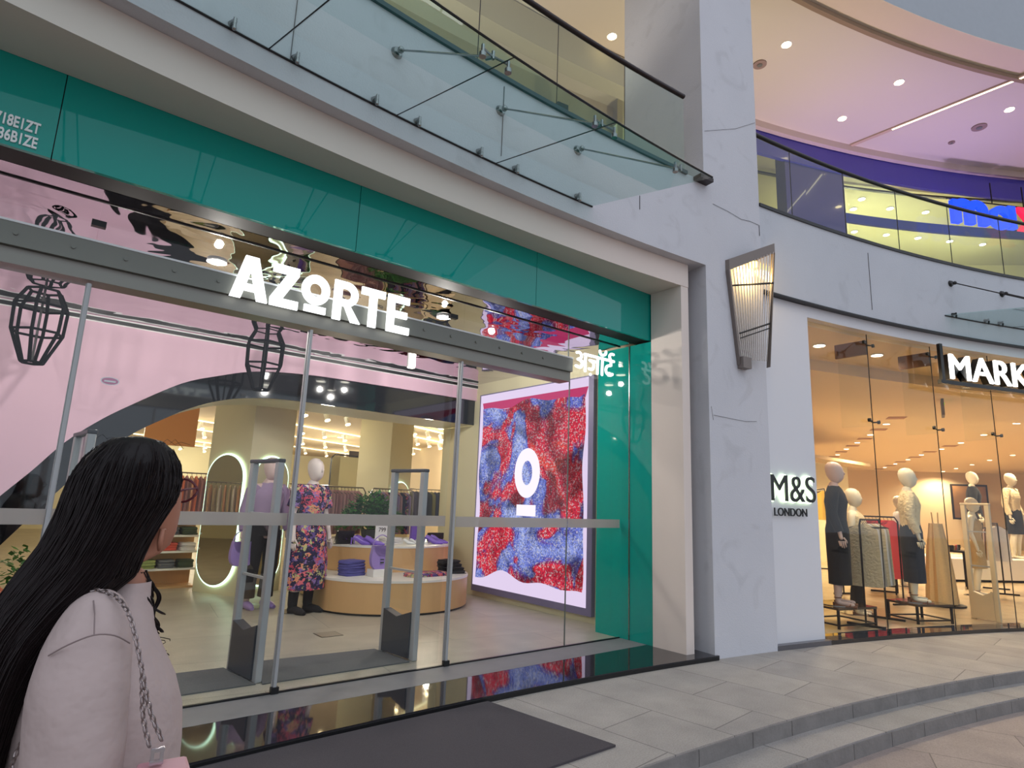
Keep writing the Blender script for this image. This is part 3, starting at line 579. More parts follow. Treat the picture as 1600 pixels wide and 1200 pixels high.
l=bpy.data.lights.new('sconce_lamp','POINT'); l.energy=10; l.color=(1,.68,.26); l.shadow_soft_size=.05; lo_=bpy.data.objects.new('sconce_lamp',l); C.objects.link(lo_); lo_.location=(.0,-.14,1.24); lo_.parent=sc
# ---------------- M&S signs ----------------
ms=thing('wall_sign','black M&S LONDON letters with a green-white halo on the white panel','sign',pt(aX(7.36,25.34),25.335,1.56),-aX(7.75,25.34))
Mg=emis('halo_green',(225,255,210),3.0)
textmesh('M&S','letter_halo',Mg,ms,.86,.36,.004,bold=.035,M=Matrix.Translation((-.01,-.012,.165)))
textmesh('M&S','letter',M_black,ms,.84,.33,.02,bold=-.004,M=Matrix.Translation((0,-.045,.18)))
textmesh('LONDON','small_letter',M_black,ms,.62,.10,.012,bold=.004,M=Matrix.Translation((.07,-.02,0)))
sp2=thing('storefront_sign','white MARKS letters standing on a black rail before the warm shop window','sign',pt(aX(10.86,25.2),25.2,3.66),-aX(12.3,25.2))
tm=textmesh('MARKS & SPENCER','letter',emis('sign_white2',(255,252,245),3),sp2,5.5,.40,.03,bold=.0,M=Matrix.Translation((.12,-.02,.05)))
textmesh('MARKS & SPENCER','letter_return',M_black,sp2,5.5,.40,.1,bold=.012,M=Matrix.Translation((.12,.05,.05)))
MB().box(-.06,5.8,0,.06,-.03,.03).build('rail',M_black,sp2); MB().box(-.03,.03,.0,.05,.03,.60).build('hanger',M_black,sp2)
# ---------------- reflected lanterns / LED wall screen ----------------
def lantern_reflection(loc,label):  # solid cages added in place of reflections in the shop glass
    k=thing('lantern_reflection',label,'lantern_reflection',loc,.3,'hexagonal reflections in the shop glass'); fr=MB(); n=6; 
    lv=[(.40,.15),(.22,.24),(-.06,.23),(-.38,.10)]
    P=[[(r*math.cos(PI*2*i/n),r*math.sin(PI*2*i/n),z) for i in range(n)] for z,r in lv]
    for row in P:
        for i in range(n): fr.tube([row[i],row[(i+1)%n]],.014,5)
    for a_,b_ in zip(P[:-1],P[1:]):
        for i in range(n): fr.tube([a_[i],b_[i]],.018,5)
    fr.build('frame',mat('lantern_black',(5,6,10),.8,spec=.1),k); MB().tube([(0,0,-.36),(0,0,.45)],.012,6).build('stem',M_black,k)
    return k
lantern_reflection((.02,8.0,3.22),'black hexagonal cage standing in for a glass reflection at the left edge')
lantern_reflection((2.34,8.0,3.27),'black hexagonal cage standing in for a glass reflection left of the central mullion')
sc_=thing('led_wall_screen','big framed wall screen showing red and blue beads around a white ring','screen',(6.35,7.28,.14))
def ledmat():
    m=bpy.data.materials.new('led_picture'); m.use_nodes=True; nt=m.node_tree; nt.nodes.remove(nt.nodes['Principled BSDF']); L=nt.links.new; N=nt.nodes.new
    tc=N('ShaderNodeTexCoord')
    def noise(sc,det,dist,off=0):
        mp=N('ShaderNodeMapping'); mp.inputs['Location'].default_value=(off,off,off); L(tc.outputs['Object'],mp.inputs[0]); n=N('ShaderNodeTexNoise'); n.inputs['Scale'].default_value=sc; n.inputs['Detail'].default_value=det; n.inputs['Distortion'].default_value=dist; L(mp.outputs[0],n.inputs['Vector']); return n.outputs[0]
    def ramp(src,els,interp='LINEAR'):
        r=N('ShaderNodeValToRGB'); r.color_ramp.interpolation=interp; e=r.color_ramp.elements; e[0].position,e[0].color=els[0][0],lin(els[0][1]); e[1].position,e[1].color=els[1][0],lin(els[1][1])
        for p,c in els[2:]: x=e.new(p); x.color=lin(c)
        L(src,r.inputs[0]); return r.outputs[0]
    def mix(f,a,b,t='MIX'):
        x=N('ShaderNodeMixRGB'); x.blend_type=t
        for s,v in ((0,f),(1,a),(2,b)):
            if isinstance(v,(int,float)): x.inputs[s].default_value=v
            elif isinstance(v,tuple): x.inputs[s].default_value=v
            else: L(v,x.inputs[s])
        return x.outputs[0]
    big=noise(1.15,3,1.1,3.7)
    base=ramp(big,[(.47,(222,44,62)),(.51,(140,52,104)),(.54,(92,104,196)),(.66,(156,170,232)),(.30,(232,70,58)),(.40,(204,36,66))])
    v=N('ShaderNodeTexVoronoi'); v.inputs['Scale'].default_value=46; L(tc.outputs['Object'],v.inputs['Vector'])
    sp=N('ShaderNodeSeparateColor'); L(v.outputs['Color'],sp.inputs[0])
    spk=ramp(sp.outputs[0],[(0,(20,14,50)),(.2,(20,14,50)),(.3,(128,128,128)),(.7,(128,128,128)),(.80,(255,250,250))],'LINEAR')
    fac=ramp(sp.outputs[0],[(0,(190,190,190)),(.2,(150,150,150)),(.3,(0,0,0)),(.7,(0,0,0)),(.80,(170,170,170))]); col=mix(fac,base,spk,'MIX')
    dv=ramp(v.outputs['Distance'],[(0,(255,255,255)),(1,(90,80,100))]); col=mix(.7,col,dv,'MULTIPLY')
    sh=ramp(noise(1.7,2,.6,9.1),[(.36,(60,50,70)),(.52,(255,255,255))]); col=mix(.75,col,sh,'MULTIPLY')
    e=N('ShaderNodeEmission'); e.inputs[1].default_value=1.35; L(col,e.inputs[0]); L(e.outputs[0],nt.nodes['Material Output'].inputs[0]); return m
MLED=ledmat(); Mlil=emis('screen_lilac_white',(226,206,236),1.0)
y0,y1,z0_,z1_=-1.36,1.38,0.0,3.30
MB().box(-.07,0,y0,y1,z0_,z1_).build('bezel',mat('screen_bezel',(112,106,140),.4),sc_)
MB().box(-.075,-.068,y0+.10,y1-.035,z0_+.10,z1_-.02).build('picture_border',Mlil,sc_)
# bead mass with wavy outline
pts=[]; random.seed(11)
def wav(t,s): return .05*math.sin(9*t+s)+.035*math.sin(17*t+2*s)
ya,yb,za,zb=y0+.17,y1-.12,z0_+.22,z1_-.26
for k in range(24): t=k/24; pts.append((ya+(yb-ya)*t,za+wav(t,1)+.12*math.sin(3*t)))
for k in range(24): t=k/24; pts.append((yb+wav(t,2)*.5,za+(zb-za)*t))
for k in range(24): t=k/24; pts.append((yb-(yb-ya)*t,zb+wav(t,3)*.8))
for k in range(24): t=k/24; pts.append((ya+wav(t,4)*.4,zb-(zb-za)*t))
MB().prism(pts,'x',-.079,-.0755).build('picture_beads',MLED,sc_)
MB().prism([(y0+.10,z1_-.16),(y1-.1,z1_-.16),(y1-.14,z1_-.30),(y0+.16,z1_-.32)],'x',-.0785,-.0752).build('picture_shelf',emis('screen_crimson',(196,60,110),.9),sc_)
rg=MB()
cy0,cz0=7.31-7.28,2.06-.14
for k in range(40):
    p,q=2*PI*k/40,2*PI*(k+1)/40; f=lambda t,a,b:(cy0+a*math.cos(t),cz0+b*math.sin(t))
    rg.prism([f(p,.30,.385),f(q,.30,.385),f(q,.125,.19),f(p,.125,.19)],'x',-.084,-.0795)
rg.prism([(cy0-.225,1.26),(cy0+.225,1.26),(cy0+.225,1.43),(cy0-.225,1.43)],'x',-.084,-.0795).build('picture_ring',emis('screen_white',(240,228,250),1.15),sc_)
# ---------------- vestibule things ----------------
def gate(loc,rz,label,h=1.86,m=M_alu,w=.50,grp='anti-theft gates'):
    k=thing('security_gate',label,'gate',loc,rz,grp)
    for s in (-1,1): MB().box(s*w/2-.035,s*w/2+.035,-.03,.03,0,h-.03).build('upright',m,k,bevel=.01)
    MB().box(-w/2-.04,w/2+.04,-.035,.035,h-.035,h).build('top_cap',mat('gate_dark',(58,60,66),.4) if m is M_alu else m,k,bevel=.01)
    b=MB(); b.prism([(-w/2+.03,.02),(w/2-.03,.02),(w/2-.03,.43),(0,.38),(-w/2+.03,.45)],'y',-.045,.045); b.build('base_box',mat('gate_dark',(58,60,66),.4) if m is M_alu else m,k)
    MB().box(-w/2,w/2,-.006,.006,.45,h-.04).build('clear_panel',M_glass,k)
    for z in (.82,1.36): MB().box(-w/2,w/2,-.012,.012,z,z+.02).build('crossbar',M_alu,k)
    return k
gate((1.83,5.80,.045),R(98),'grey anti-theft gate left of the central mullion, in front of the lit mirrors')
gate((3.30,5.76,.045),R(98),'grey anti-theft gate in front of the round wooden display')
gate((.43,5.9,.045),R(95),'grey anti-theft gate half hidden behind the dark-haired woman',h=1.98)
for (P,l) in (([(1.885,5.463),(3.276,5.47),(3.22,6.096),(2.05,6.19)],'grey loop mat inside the door between the two anti-theft gates'),([(-.8,5.5),(1.84,5.49),(1.75,6.12),(-.8,6.2)],'grey loop mat inside the door, left of the first anti-theft gate')):
    tag(MB().prism(P,'z',.0445,.055).build('door_mat',M_matin),l,'mat')
fp=thing('floor_box','small square floor access plate before the wooden display','floor box',(3.1,7.0,.0445)); MB().box(-.12,.12,-.12,.12,0,.003).build('plate',mat('floorplate',(150,140,124),.4),fp); MB().box(-.13,.13,-.13,.13,0,.0015).build('rim',M_black,fp)
# vestibule downlights (in mirror ceiling)
vd=thing('ceiling_spotlight','round white ceiling spotlight','downlight',(0,0,0),0,'spotlights of the mirrored ceiling')
ring_=MB().disc((0,0,-.008),(0,0,1),.085,.016).build('trim_ring',M_white,vd); MB().disc((0,0,-.018),(0,0,1),.07,.006).build('lens',M_lamp,ring_); lp0=bpy.data.lights.new('ceiling_lamp','POINT'); lp0.energy=27; lp0.color=(1,.93,.87); lp0.shadow_soft_size=.03; lo0=bpy.data.objects.new('ceiling_lamp',lp0); C.objects.link(lo0); lo0.location=(0,0,-.16); lo0.parent=vd
vl=[((.57,7.0),'mirrored-ceiling spotlight above the left pink wall'),((1.77,7.1),'mirrored-ceiling spotlight above the middle of the arch'),((1.19,5.83),'mirrored-ceiling spotlight behind the left of the A'),((3.6,5.75),'mirrored-ceiling spotlight right of the last sign letter'),((4.54,7.3),'mirrored-ceiling spotlight above the right end of the pink wall'),((4.2,7.0),'mirrored-ceiling spotlight before the wall screen'),((-1.6,7.1),'mirrored-ceiling spotlight far left beyond the photo edge'),((-1.2,6.2),'mirrored-ceiling spotlight at the far left near the glass'),((4.7,6.3),'mirrored-ceiling spotlight beside the teal side panel')]
for i,((x,y),l_) in enumerate(vl):
    if i==0: vd.location=(x,y,3.664); vd['label']=l_
    else: dup(vd,(x,y,3.664),0,l_)
cyl=thing('cylinder_lamp','white cylindrical ceiling lamp hanging right of the sign','lamp',(4.2,7.5,3.664)); MB().disc((0,0,-.12),(0,0,1),.06,.24).build('body',M_white,cyl); MB().disc((0,0,-.243),(0,0,1),.05,.004).build('lens',M_lamp,cyl)
# ---------------- display podium ----------------
M_top=mat('podium_top',(236,232,224),.35)
def drum(name,cx,cy_,z0,z1,rx,ry,label,th=.03):
    k=thing(name,label,'podium',(cx,cy_,z0)); n=64
    MB().loft([(0,0,0.02,rx*.985,ry*.985),(0,0,.03,rx,ry),(0,0,z1-z0-th,rx,ry)],n).build('drum',M_wood,k,smooth=True)
    MB().loft([(0,0,z1-z0-th,rx*1.006,ry*1.006),(0,0,z1-z0,rx*1.006,ry*1.006)],n).build('top',M_top,k)
    MB().loft([(0,0,0,rx*.97,ry*.97),(0,0,.02,rx*.97,ry*.97)],n).build('plinth',M_black,k); return k
def crescent(cx,cy_,rx,ry,ux,uy,urx,ury,z0,z1,label,th=.03):
    k=thing('display_podium',label,'podium',(cx,cy_,z0))
    def outline(s,g):
        P=[]
        for i in range(96):
            q=2*PI*i/96; x,y=cx+rx*s*math.cos(q),cy_+ry*s*math.sin(q); dx,dy=(x-ux)/urx,(y-uy)/ury; d=math.hypot(dx,dy)
            if d<g: x,y=ux+dx/d*g*urx,uy+dy/d*g*ury
            P.append((x-cx,y-cy_))
        return P
    MB().prism(outline(1,1.01),'z',.03,z1-z0-th).build('drum',M_wood,k,smooth=True); MB().prism(outline(1.006,1.01),'z',z1-z0-th,z1-z0).build('top',M_top,k); MB().prism(outline(.97,1.02),'z',0,.03).build('plinth',M_black,k); return k
crescent(4.72,8.55,1.17,1.05,5.05,9.65,1.23,1.23,.045,.50,'low crescent birch display podium with white top')
drum('display_podium',5.05,9.65,.045,.88,1.22,1.22,'taller round birch display podium standing behind the low one')
TZ=.50; UZ=.88
def cloth(name,sx,sy,sz,m,label,cat,loc,rz,grp,mess=.012):
    mb=MB(); n=7; vs=[];fs=[]; random.seed(int(loc[0]*100+loc[2]*1000))
    rings=[]
    for z,s in ((0,.96),(sz*.3,1.0),(sz*.75,1.0),(sz,.93)):
        rings.append((random.uniform(-mess,mess),random.uniform(-mess,mess),z,sx*s,sy*s))
    vs=[]
    N=28
    for (cx,cy_,z,rx,ry) in rings:
        for k in range(N):
            q=2*PI*k/N; c,s_=math.cos(q),math.sin(q); e=.35
            vs.append((cx+rx*abs(c)**e*(1 if c>0 else -1),cy_+ry*abs(s_)**e*(1 if s_>0 else -1),z+random.uniform(-.003,.003)))
    fs=[(i*N+k,i*N+(k+1)%N,(i+1)*N+(k+1)%N,(i+1)*N+k) for i in range(3) for k in range(N)]+[tuple(range(N-1,-1,-1)),tuple(3*N+k for k in range(N))]
    o=mb.add(vs,fs).build(name,m,smooth=True); o.location=loc; o.rotation_euler=(0,0,rz); tag(o,label,cat,grp); return o
ordn=['bottom','second','third','fourth','fifth','sixth']
M_ind=fabric('indigo_knit',(84,82,150)); M_blk=fabric('black_cloth',(22,22,26)); M_whc=fabric('white_cloth',(228,224,222))
for i in range(5): cloth('sweater',.17,.13,.040,M_ind,'folded indigo top on the low podium, %s of its stack'%ordn[i],'clothes',(3.99+.006*(i%2),8.42,TZ+.041*i),.2+.05*i,'folded indigo stack')
for i in range(4): cloth('trousers_pile_item',.20-.02*i,.14,.048,M_blk,'folded black trousers at the right of the low podium, %s of the pile'%ordn[i],'clothes',(5.52-.02*i,8.15,TZ+.049*i),-.3+.2*i,'folded black pile',.03)
pr=cloth('scarf',.34,.14,.05,M_floral,'loosely folded floral print garment lying between the bag and the black pile','clothes',(4.95,7.97,TZ),.05,None,.02); 
for i in range(3): cloth('shirt',.17,.12,.03,M_whc,'folded white shirt on the tall podium, %s of three'%ordn[i],'clothes',(4.92,9.05,UZ+.031*i),.1*i,'folded white shirts')
rs=thing('display_riser','small white riser block carrying the lilac handbag','riser',(4.30,8.16,TZ)); MB().box(-.15,.15,-.1,.1,0,.10).build('block',M_top,rs,bevel=.005)
M_lilac=mat('lilac_leather',(156,132,196),.35); M_lilac2=mat('violet_leather',(130,98,200),.3)
def handbag(loc,rz,m,label,s=1):
    k=thing('handbag',label,'handbag',loc,rz); k.scale=(s,s,s)
    prof=[(-.10,0),(.10,0),(.15,.06),(.165,.16),(.15,.26),(.135,.33),(.115,.25),(.07,.19),(0,.17),(-.07,.19),(-.115,.25),(-.135,.33),(-.15,.26),(-.165,.16),(-.15,.06)]
    MB().prism(smoothline(prof+[prof[0]],3)[:-1],'y',-.035,.035).build('body',m,k,bevel=.01)
    MB().tube(smoothline([(-.135,0,.33),(-.10,0,.42),(0,0,.47),(.10,0,.42),(.135,0,.33)],5),.008,6).build('handle',m,k)
    MB().box(-.03,.03,-.045,-.034,.07,.17).build('strap_tab',m,k); MB().box(-.028,.028,-.05,-.044,.08,.10).box(-.028,.028,-.05,-.044,.125,.14).build('buckle',M_steel,k); return k
handbag((4.30,8.16,TZ+.10),.05,M_lilac,'lilac hobo handbag on a white riser on the low podium')
def shoe(loc,rz,m,label,grp=None,s=1):
    k=thing('high_heel_shoe',label,'shoe',loc,rz,grp); k.scale=(s,s,s)
    MB().tube([(0,.10,.085),(0,.06,.07),(0,0,.03),(0,-.07,.016),(0,-.13,.012)],[.026,.03,.03,.032,.008],10).build('upper',m,k,smooth=True)
    MB().tube([(0,.115,.08),(0,.122,0)],[.014,.006],8).build('heel',m,k); return k
for (x,y,rz,l) in ((4.33,8.86,1.2,'violet pointed heel lying before the price card, left of the pair'),(4.48,8.76,.9,'violet pointed heel in front of its mate, left of the white shirts'),(4.45,9.05,1.6,'violet heel tilted behind the pair'),(5.60,8.85,.7,'violet heel beside the black pouch at the right of the tall podium'),(5.76,8.95,.9,'violet heel with bow at the right edge of the tall podium')):
    shoe((x,y,UZ),rz,M_lilac2,l,'violet heels',1.3)
for i,x in enumerate((5.14,5.26,5.38)): shoe((x,8.86,UZ),.8,M_white,'white heel in a row on the tall podium, '+['left','middle','right'][i]+' one','white heels',.8)
def boxbag(loc,rz,m,label,w=.2,h=.13,strap=True):
    k=thing('handbag',label,'handbag',loc,rz); MB().box(-w/2,w/2,-.04,.04,0,h).build('body',m,k,bevel=.015); MB().box(-w/2-.002,w/2+.002,-.046,-.03,h*.35,h+.004).build('flap',m,k,bevel=.008); MB().box(-.012,.012,-.052,-.044,h*.33,h*.45).build('clasp',M_steel,k)
    if strap: MB().tube([(-w/2,0,h),(-w/2-.06,-.06,.06),(-w/2-.1,-.1,.006),(-w/2+.1,-.14,.006),(w/2-.02,-.1,.006)],.006,6).build('strap',m,k)
    return k
M_blg=mat('black_leather',(18,18,20),.3)
boxbag((4.18,9.15,UZ),.1,M_blg,'small black box handbag on the left of the tall podium',.28,.19)
boxbag((5.92,9.3,UZ),-.2,M_blg,'black pouch at the right of the tall podium',.28,.15,False)
boxbag((5.72,9.6,UZ),0,M_lilac2,'upright violet bag at the back right of the tall podium',.24,.26,False)
pc=thing('price_card','white price card reading 799 on the tall podium','sign',(5.02,9.55,UZ)); MB().box(-.12,.12,0,.012,.0,.27).build('card',M_white,pc); textmesh('799','digit',M_black,pc,.13,.07,.004,M=Matrix.Translation((-.065,-.003,.15)))
# plant
def plant(loc,label,s=1,pot=True,n=420,w=.5,h=.34,seed=1,name='potted_plant'):
    k=thing(name,label,'plant',loc); random.seed(seed)
    lf=MB()
    for i in range(n):
        th=random.uniform(0,2*PI); ph=random.uniform(.0,1); rr=random.random()**.5
        x=w*rr*math.cos(th)*s; y=w*.45*rr*math.sin(th)*s; z=(.1+h*(1-rr*rr)**.5*random.uniform(.45,1))*s
        L_=random.uniform(.06,.12)*s; d=Vector((math.cos(th)*rr+random.uniform(-.5,.5),math.sin(th)*rr+random.uniform(-.6,.4),random.uniform(-.4,.5))).normalized(); sd=d.cross(Vector((0,0,1))).normalized()*L_*.32; p=Vector((x,y,z)); up_=Vector((0,0,L_*.1))
        lf.add([p,p+d*L_*.45+sd,p+d*L_,p+d*L_*.45-sd,p+d*L_*.5+up_],[(0,1,4),(1,2,4),(2,3,4),(3,0,4)])
    lf.build('foliage',mat('leaf_green',(58,120,48),.5,noise=.45,nscale=9),k)['kind']='stuff'
    st=MB()
    for i in range(9): a=i*.7; st.tube([(0,0,.02),(w*.5*s*math.cos(a),w*.25*s*math.sin(a),.25*s)],.008,5)
    st.build('stems',mat('stem_green',(60,90,40),.6),k)
    if pot: MB().loft([(0,0,-.0,.13*s,.13*s),(0,0,.14*s,.16*s,.16*s)],20).build('planter',mat('planter_grey',(70,72,76),.6),k)
    return k
plant((5.15,10.25,UZ),'bushy green plant standing behind the price card on the tall podium',1.05,True,1500,.56,.66)
# ---------------- columns with lit mirrors ----------------
M_mirr=mat('mirror_silver',(215,215,205),.02,metal=1); M_halo=emis('mirror_halo',(215,255,225),3.2)
def column(cx,cy_,rz,label,w=.75,mir=(1,1)):
    k=thing('column',label,'column',(cx,cy_,.044),rz); MB().box(-w/2,w/2,-w/2,w/2,0,3.31).build('shaft',M_cream,k); return k
def omirror(c,rz,label,hw=.29,hh=.95,zc=1.22):
    k=thing('oval_mirror',label,'mirror',c,rz,'oval mirrors with lit rims')
    out=[(hw*math.cos(t),zc-.0+(hh-hw)*(1 if math.sin(t)>=0 else -1)+hw*math.sin(t)) for t in [2*PI*i/48+.01 for i in range(48)]]
    ro=[(x*1.09,zc+(z-zc)*1.03) for x,z in out]
    MB().prism(ro,'y',-.012,-.004).build('lit_rim',M_halo,k); MB().prism(out,'y',-.03,-.0125).build('glass',M_mirr,k); return k
cr=R(-63)
def colpos(corner,w): return (corner[0]+w/2*(math.sin(-cr)-math.cos(cr)),corner[1]+w/2*(math.sin(-cr)+math.cos(cr)))
def column(corner,w,label):
    cx,cy_=colpos(corner,w); k=thing('column',label,'column',(cx,cy_,.044),cr); MB().box(-w/2,w/2,-w/2,w/2,0,3.30).build('shaft',M_cream,k); return k
def omirror(corner,w,side,label,hw,hh,zc=1.2):
    cx,cy_=colpos(corner,w); v=Vector((0,-w/2-.015,0)) if side==0 else Vector((w/2+.015,0,0)); v.rotate(Matrix.Rotation(cr,3,'Z'))
    k=thing('oval_mirror',label,'mirror',(cx+v.x,cy_+v.y,.044),cr+(0 if side==0 else PI/2),'oval mirrors with lit rims')
    out=[(hw*math.cos(t),zc+(hh-hw)*(1 if math.sin(t)>=0 else -1)+hw*math.sin(t)) for t in [2*PI*i/64+.01 for i in range(64)]]
    ro=[(x*1.07,zc+(z-zc)*1.025) for x,z in out]
    MB().prism(ro,'y',-.012,-.004).build('lit_rim',M_halo,k); MB().prism(out,'y',-.03,-.0125).build('glass',M_mirr,k); return k
c1=(2.92,10.1); column(c1,.9,'cream column behind the gates carrying two oval mirrors')
omirror(c1,.9,0,'large oval mirror with lit rim between the woman and the first gate',.39,1.0,1.13)
omirror(c1,.9,1,'oval mirror with green-white lit rim on the face behind the first gate',.36,1.0,1.13)
c2=(6.16,11.6); column(c2,.82,'wide cream column above the bushy plant')
omirror(c2,.82,1,'oval lit mirror on the column behind the right-hand gate',.36,.88,1.0)
# ---------------- track lights ----------------
def track(x0,y0,x1,y1,z,label,heads):
    k=thing('track_light',label,'track light',(x0,y0,z),0,'track lights of the corner shop'); d=Vector((x1-x0,y1-y0,0)); Ln=d.length; u=d.normalized()
    MB().obox(d/2,u,u.cross(Vector((0,0,1))),(0,0,1),Ln/2,.02,.015).build('rail',emis('track_glow',(255,244,190),3.2),k)
    for i in range(heads):
        p=d*((i+.5)/heads)
        h=MB().disc(p+Vector((0,0,-.12)),(.2,-.4,-1),.05,.16,10).tube([p,p+Vector((0,0,-.08))],.01,5); h.build('spot_head',M_white,k)
        MB().disc(p+Vector((.015,-.035,-.205)),(.2,-.4,-1),.055,.012,10).build('lens',M_lampwarm,k)
    lp=bpy.data.lights.new('track_lamp','POINT'); lp.energy=12 if y0<12.5 else 26 if y0<16 else 50; lp.color=(1,.9,.72); lp.shadow_soft_size=.12; lo2=bpy.data.objects.new('track_lamp',lp); C.objects.link(lo2); lo2.location=d*.5+Vector((0,0,-.9)); lo2.parent=k
    return k
dirt=Vector((math.cos(R(28)),math.sin(R(28)),0))
od_=['nearest','second','third','fourth']
for gap,lst in (('left of the first column',((3.25,16.6,1.5),(3.85,19.2,1.8),(4.9,24,2.2),(5.4,26.3,2.2))),('between the two columns',((4.9,12.1,1.0),(6.75,16.0,1.7),(8.25,19.4,2.1),(10.1,23.6,2.4))),('right of the wide column',((8.0,13.2,1.0),(9.7,15.6,1.3),(11.8,19.2,1.6),(14.2,22.9,1.9)))):
    for i,(x,y,hl) in enumerate(lst):
        a_=Vector((x,y,0))-dirt*hl; b_=Vector((x,y,0))+dirt*hl
        track(a_.x,a_.y,b_.x,b_.y,3.31,'glowing ceiling track with spot heads, %s row %s'%(od_[i],gap),4 if hl>1.2 else 3)
dp=thing('ceiling_spotlight','added round spotlight of the cream shop ceiling','downlight',(0,11.5,3.345),0,'added spotlights of the cream shop ceiling')
ring_=MB().disc((0,0,-.008),(0,0,1),.085,.016).build('trim_ring',M_white,dp); MB().disc((0,0,-.018),(0,0,1),.07,.006).build('lens',M_lampwarm,ring_)
lp3=bpy.data.lights.new('ceiling_lamp','POINT'); lp3.energy=26; lp3.color=(1,.9,.72); lp3.shadow_soft_size=.05; lo3=bpy.data.objects.new('ceiling_lamp',lp3); C.objects.link(lo3); lo3.location=(0,0,-.7); lo3.parent=dp  # spotlights added to brighten the dark ceiling and the mirror views
for (x,y,l_) in ((0,11.5,'at the far left'),(-1.5,14.5,'deep at the far left'),(1.2,13.6,'left of the tracks'),(1.5,17.5,'deep behind the first tracks'),(4.8,15.9,'deep between the two columns'),(7.6,17.6,'deep between the column and the banner'),(8.2,12.9,'right of the wide column'),(10.5,16.2,'deep at the right of the wide column'),(5.5,21,'near the back wall, left'),(11,22,'near the back wall, right')):
    if x==0: dp['label']='added cream-ceiling spotlight '+l_
    else: dup(dp,(x,y,3.345),0,'added cream-ceiling spotlight '+l_)
dup(vd,(2.5,9.4,3.335),0,'ceiling spotlight over the arch reveal at the left')
dup(vd,(5,9.4,3.335),0,'ceiling spotlight over the tall podium')
# ---------------- bodies ----------------
def skinbody(joints,edges,level=2,name='body'):
    names=list(joints); me=bpy.data.meshes.new(name); me.from_pydata([joints[n][0] for n in names],[(names.index(a),names.index(b)) for a,b in edges],[])
    o=bpy.data.objects.new('tmp',me); C.objects.link(o); md=o.modifiers.new('s','SKIN'); md.use_smooth_shade=True
    for i,n in enumerate(names):
        r_=joints[n][1]; me.skin_vertices[0].data[i].radius=(r_,r_) if not isinstance(r_,tuple) else r_
    me.skin_vertices[0].data[0].use_root=True
    sb=o.modifiers.new('ss','SUBSURF'); sb.levels=level; sb.render_levels=level
    dg=bpy.context.evaluated_depsgraph_get(); dg.update(); out=bpy.data.meshes.new_from_object(o.evaluated_get(dg)); bpy.data.objects.remove(o)
    for p in out.polygons: p.use_smooth=True
    return out
def human(pose='stand',female=True):
    J={'pelvis':((0,0,.95),(.13,.10)),'waist':((0,0,1.10),(.11,.08)),'chest':((0,.0,1.27),(.135,.095)),'upper':((0,.01,1.40),(.10,.065)),'neck0':((0,.015,1.47),.05),'neck1':((0,.005,1.54),.045)}
    E=[('pelvis','waist'),('waist','chest'),('chest','upper'),('upper','neck0'),('neck0','neck1')]
    for s,t in ((-1,'l'),(1,'r')):
        J.update({'hip'+t:((s*.085,0,.88),(.095,.09)),'kn'+t:((s*.10,-.01,.48),.055),'cf'+t:((s*.10,.02,.34),.055),'an'+t:((s*.10,.03,.08),.034),'hl'+t:((s*.10,.03,.035),.034),'to'+t:((s*.115,-.14,.025),.026),
          'sh'+t:((s*.165,.01,1.41),.055),'el'+t:((s*.225,.03,1.13),.038),'fa'+t:((s*.235,.0,1.04),.034),'wr'+t:((s*.245,-.04,.88),.024),'ha'+t:((s*.25,-.055,.80),(.02,.036))})
        E+=[('pelvis','hip'+t),('hip'+t,'kn'+t),('kn'+t,'cf'+t),('cf'+t,'an'+t),('an'+t,'hl'+t),('hl'+t,'to'+t),('upper','sh'+t),('sh'+t,'el'+t),('el'+t,'fa'+t),('fa'+t,'wr'+t),('wr'+t,'ha'+t)]
    me=skinbody(J,E); 
    bm=bmesh.new(); bm.from_mesh(me)
    ex=MB()
    # egg-shaped head with a nose ridge, chin; five fingers per hand
    ex.loft([(0,-.01,1.505,.028,.03),(0,-.02,1.53,.045,.055),(0,-.022,1.56,.058,.078),(0,-.016,1.60,.068,.092),(0,-.008,1.65,.074,.098),(0,-.002,1.70,.074,.096),(0,.004,1.745,.062,.08),(0,.008,1.775,.036,.048),(0,.01,1.785,.01,.012)],20)
    ex.tube([(0,-.098,1.655),(0,-.113,1.625),(0,-.098,1.612)],[.008,.012,.008],6)
    for s in (-1,1):
        for i,(dy,L_) in enumerate(((-.03,.07),(-.01,.085),(.01,.08),(.028,.062))):
            ex.tube([(s*.25,-.055+dy,.79),(s*.253,-.06+dy,.79-L_*.55),(s*.243,-.066+dy,.79-L_)],[.009,.008,.006],6)
        ex.tube([(s*.245,-.075,.83),(s*.235,-.10,.79),(s*.23,-.105,.765)],[.01,.009,.007],6)
    t=bpy.data.meshes.new('t'); t.from_pydata(ex.v,[],ex.f); bm.from_mesh(t); bm.to_mesh(me); bm.free()
    for p in me.polygons: p.use_smooth=True
    return me
MANN=human()
def put_mesh(me,name,m,parent):
    k=me.copy(); k.materials.clear(); k.materials.append(m); o=bpy.data.objects.new(name,k); C.objects.link(o); o.parent=parent; return o
M_mcream=mat('mannequin_cream',(232,222,200),.4); M_mpink=mat('mannequin_pink',(214,186,178),.4)
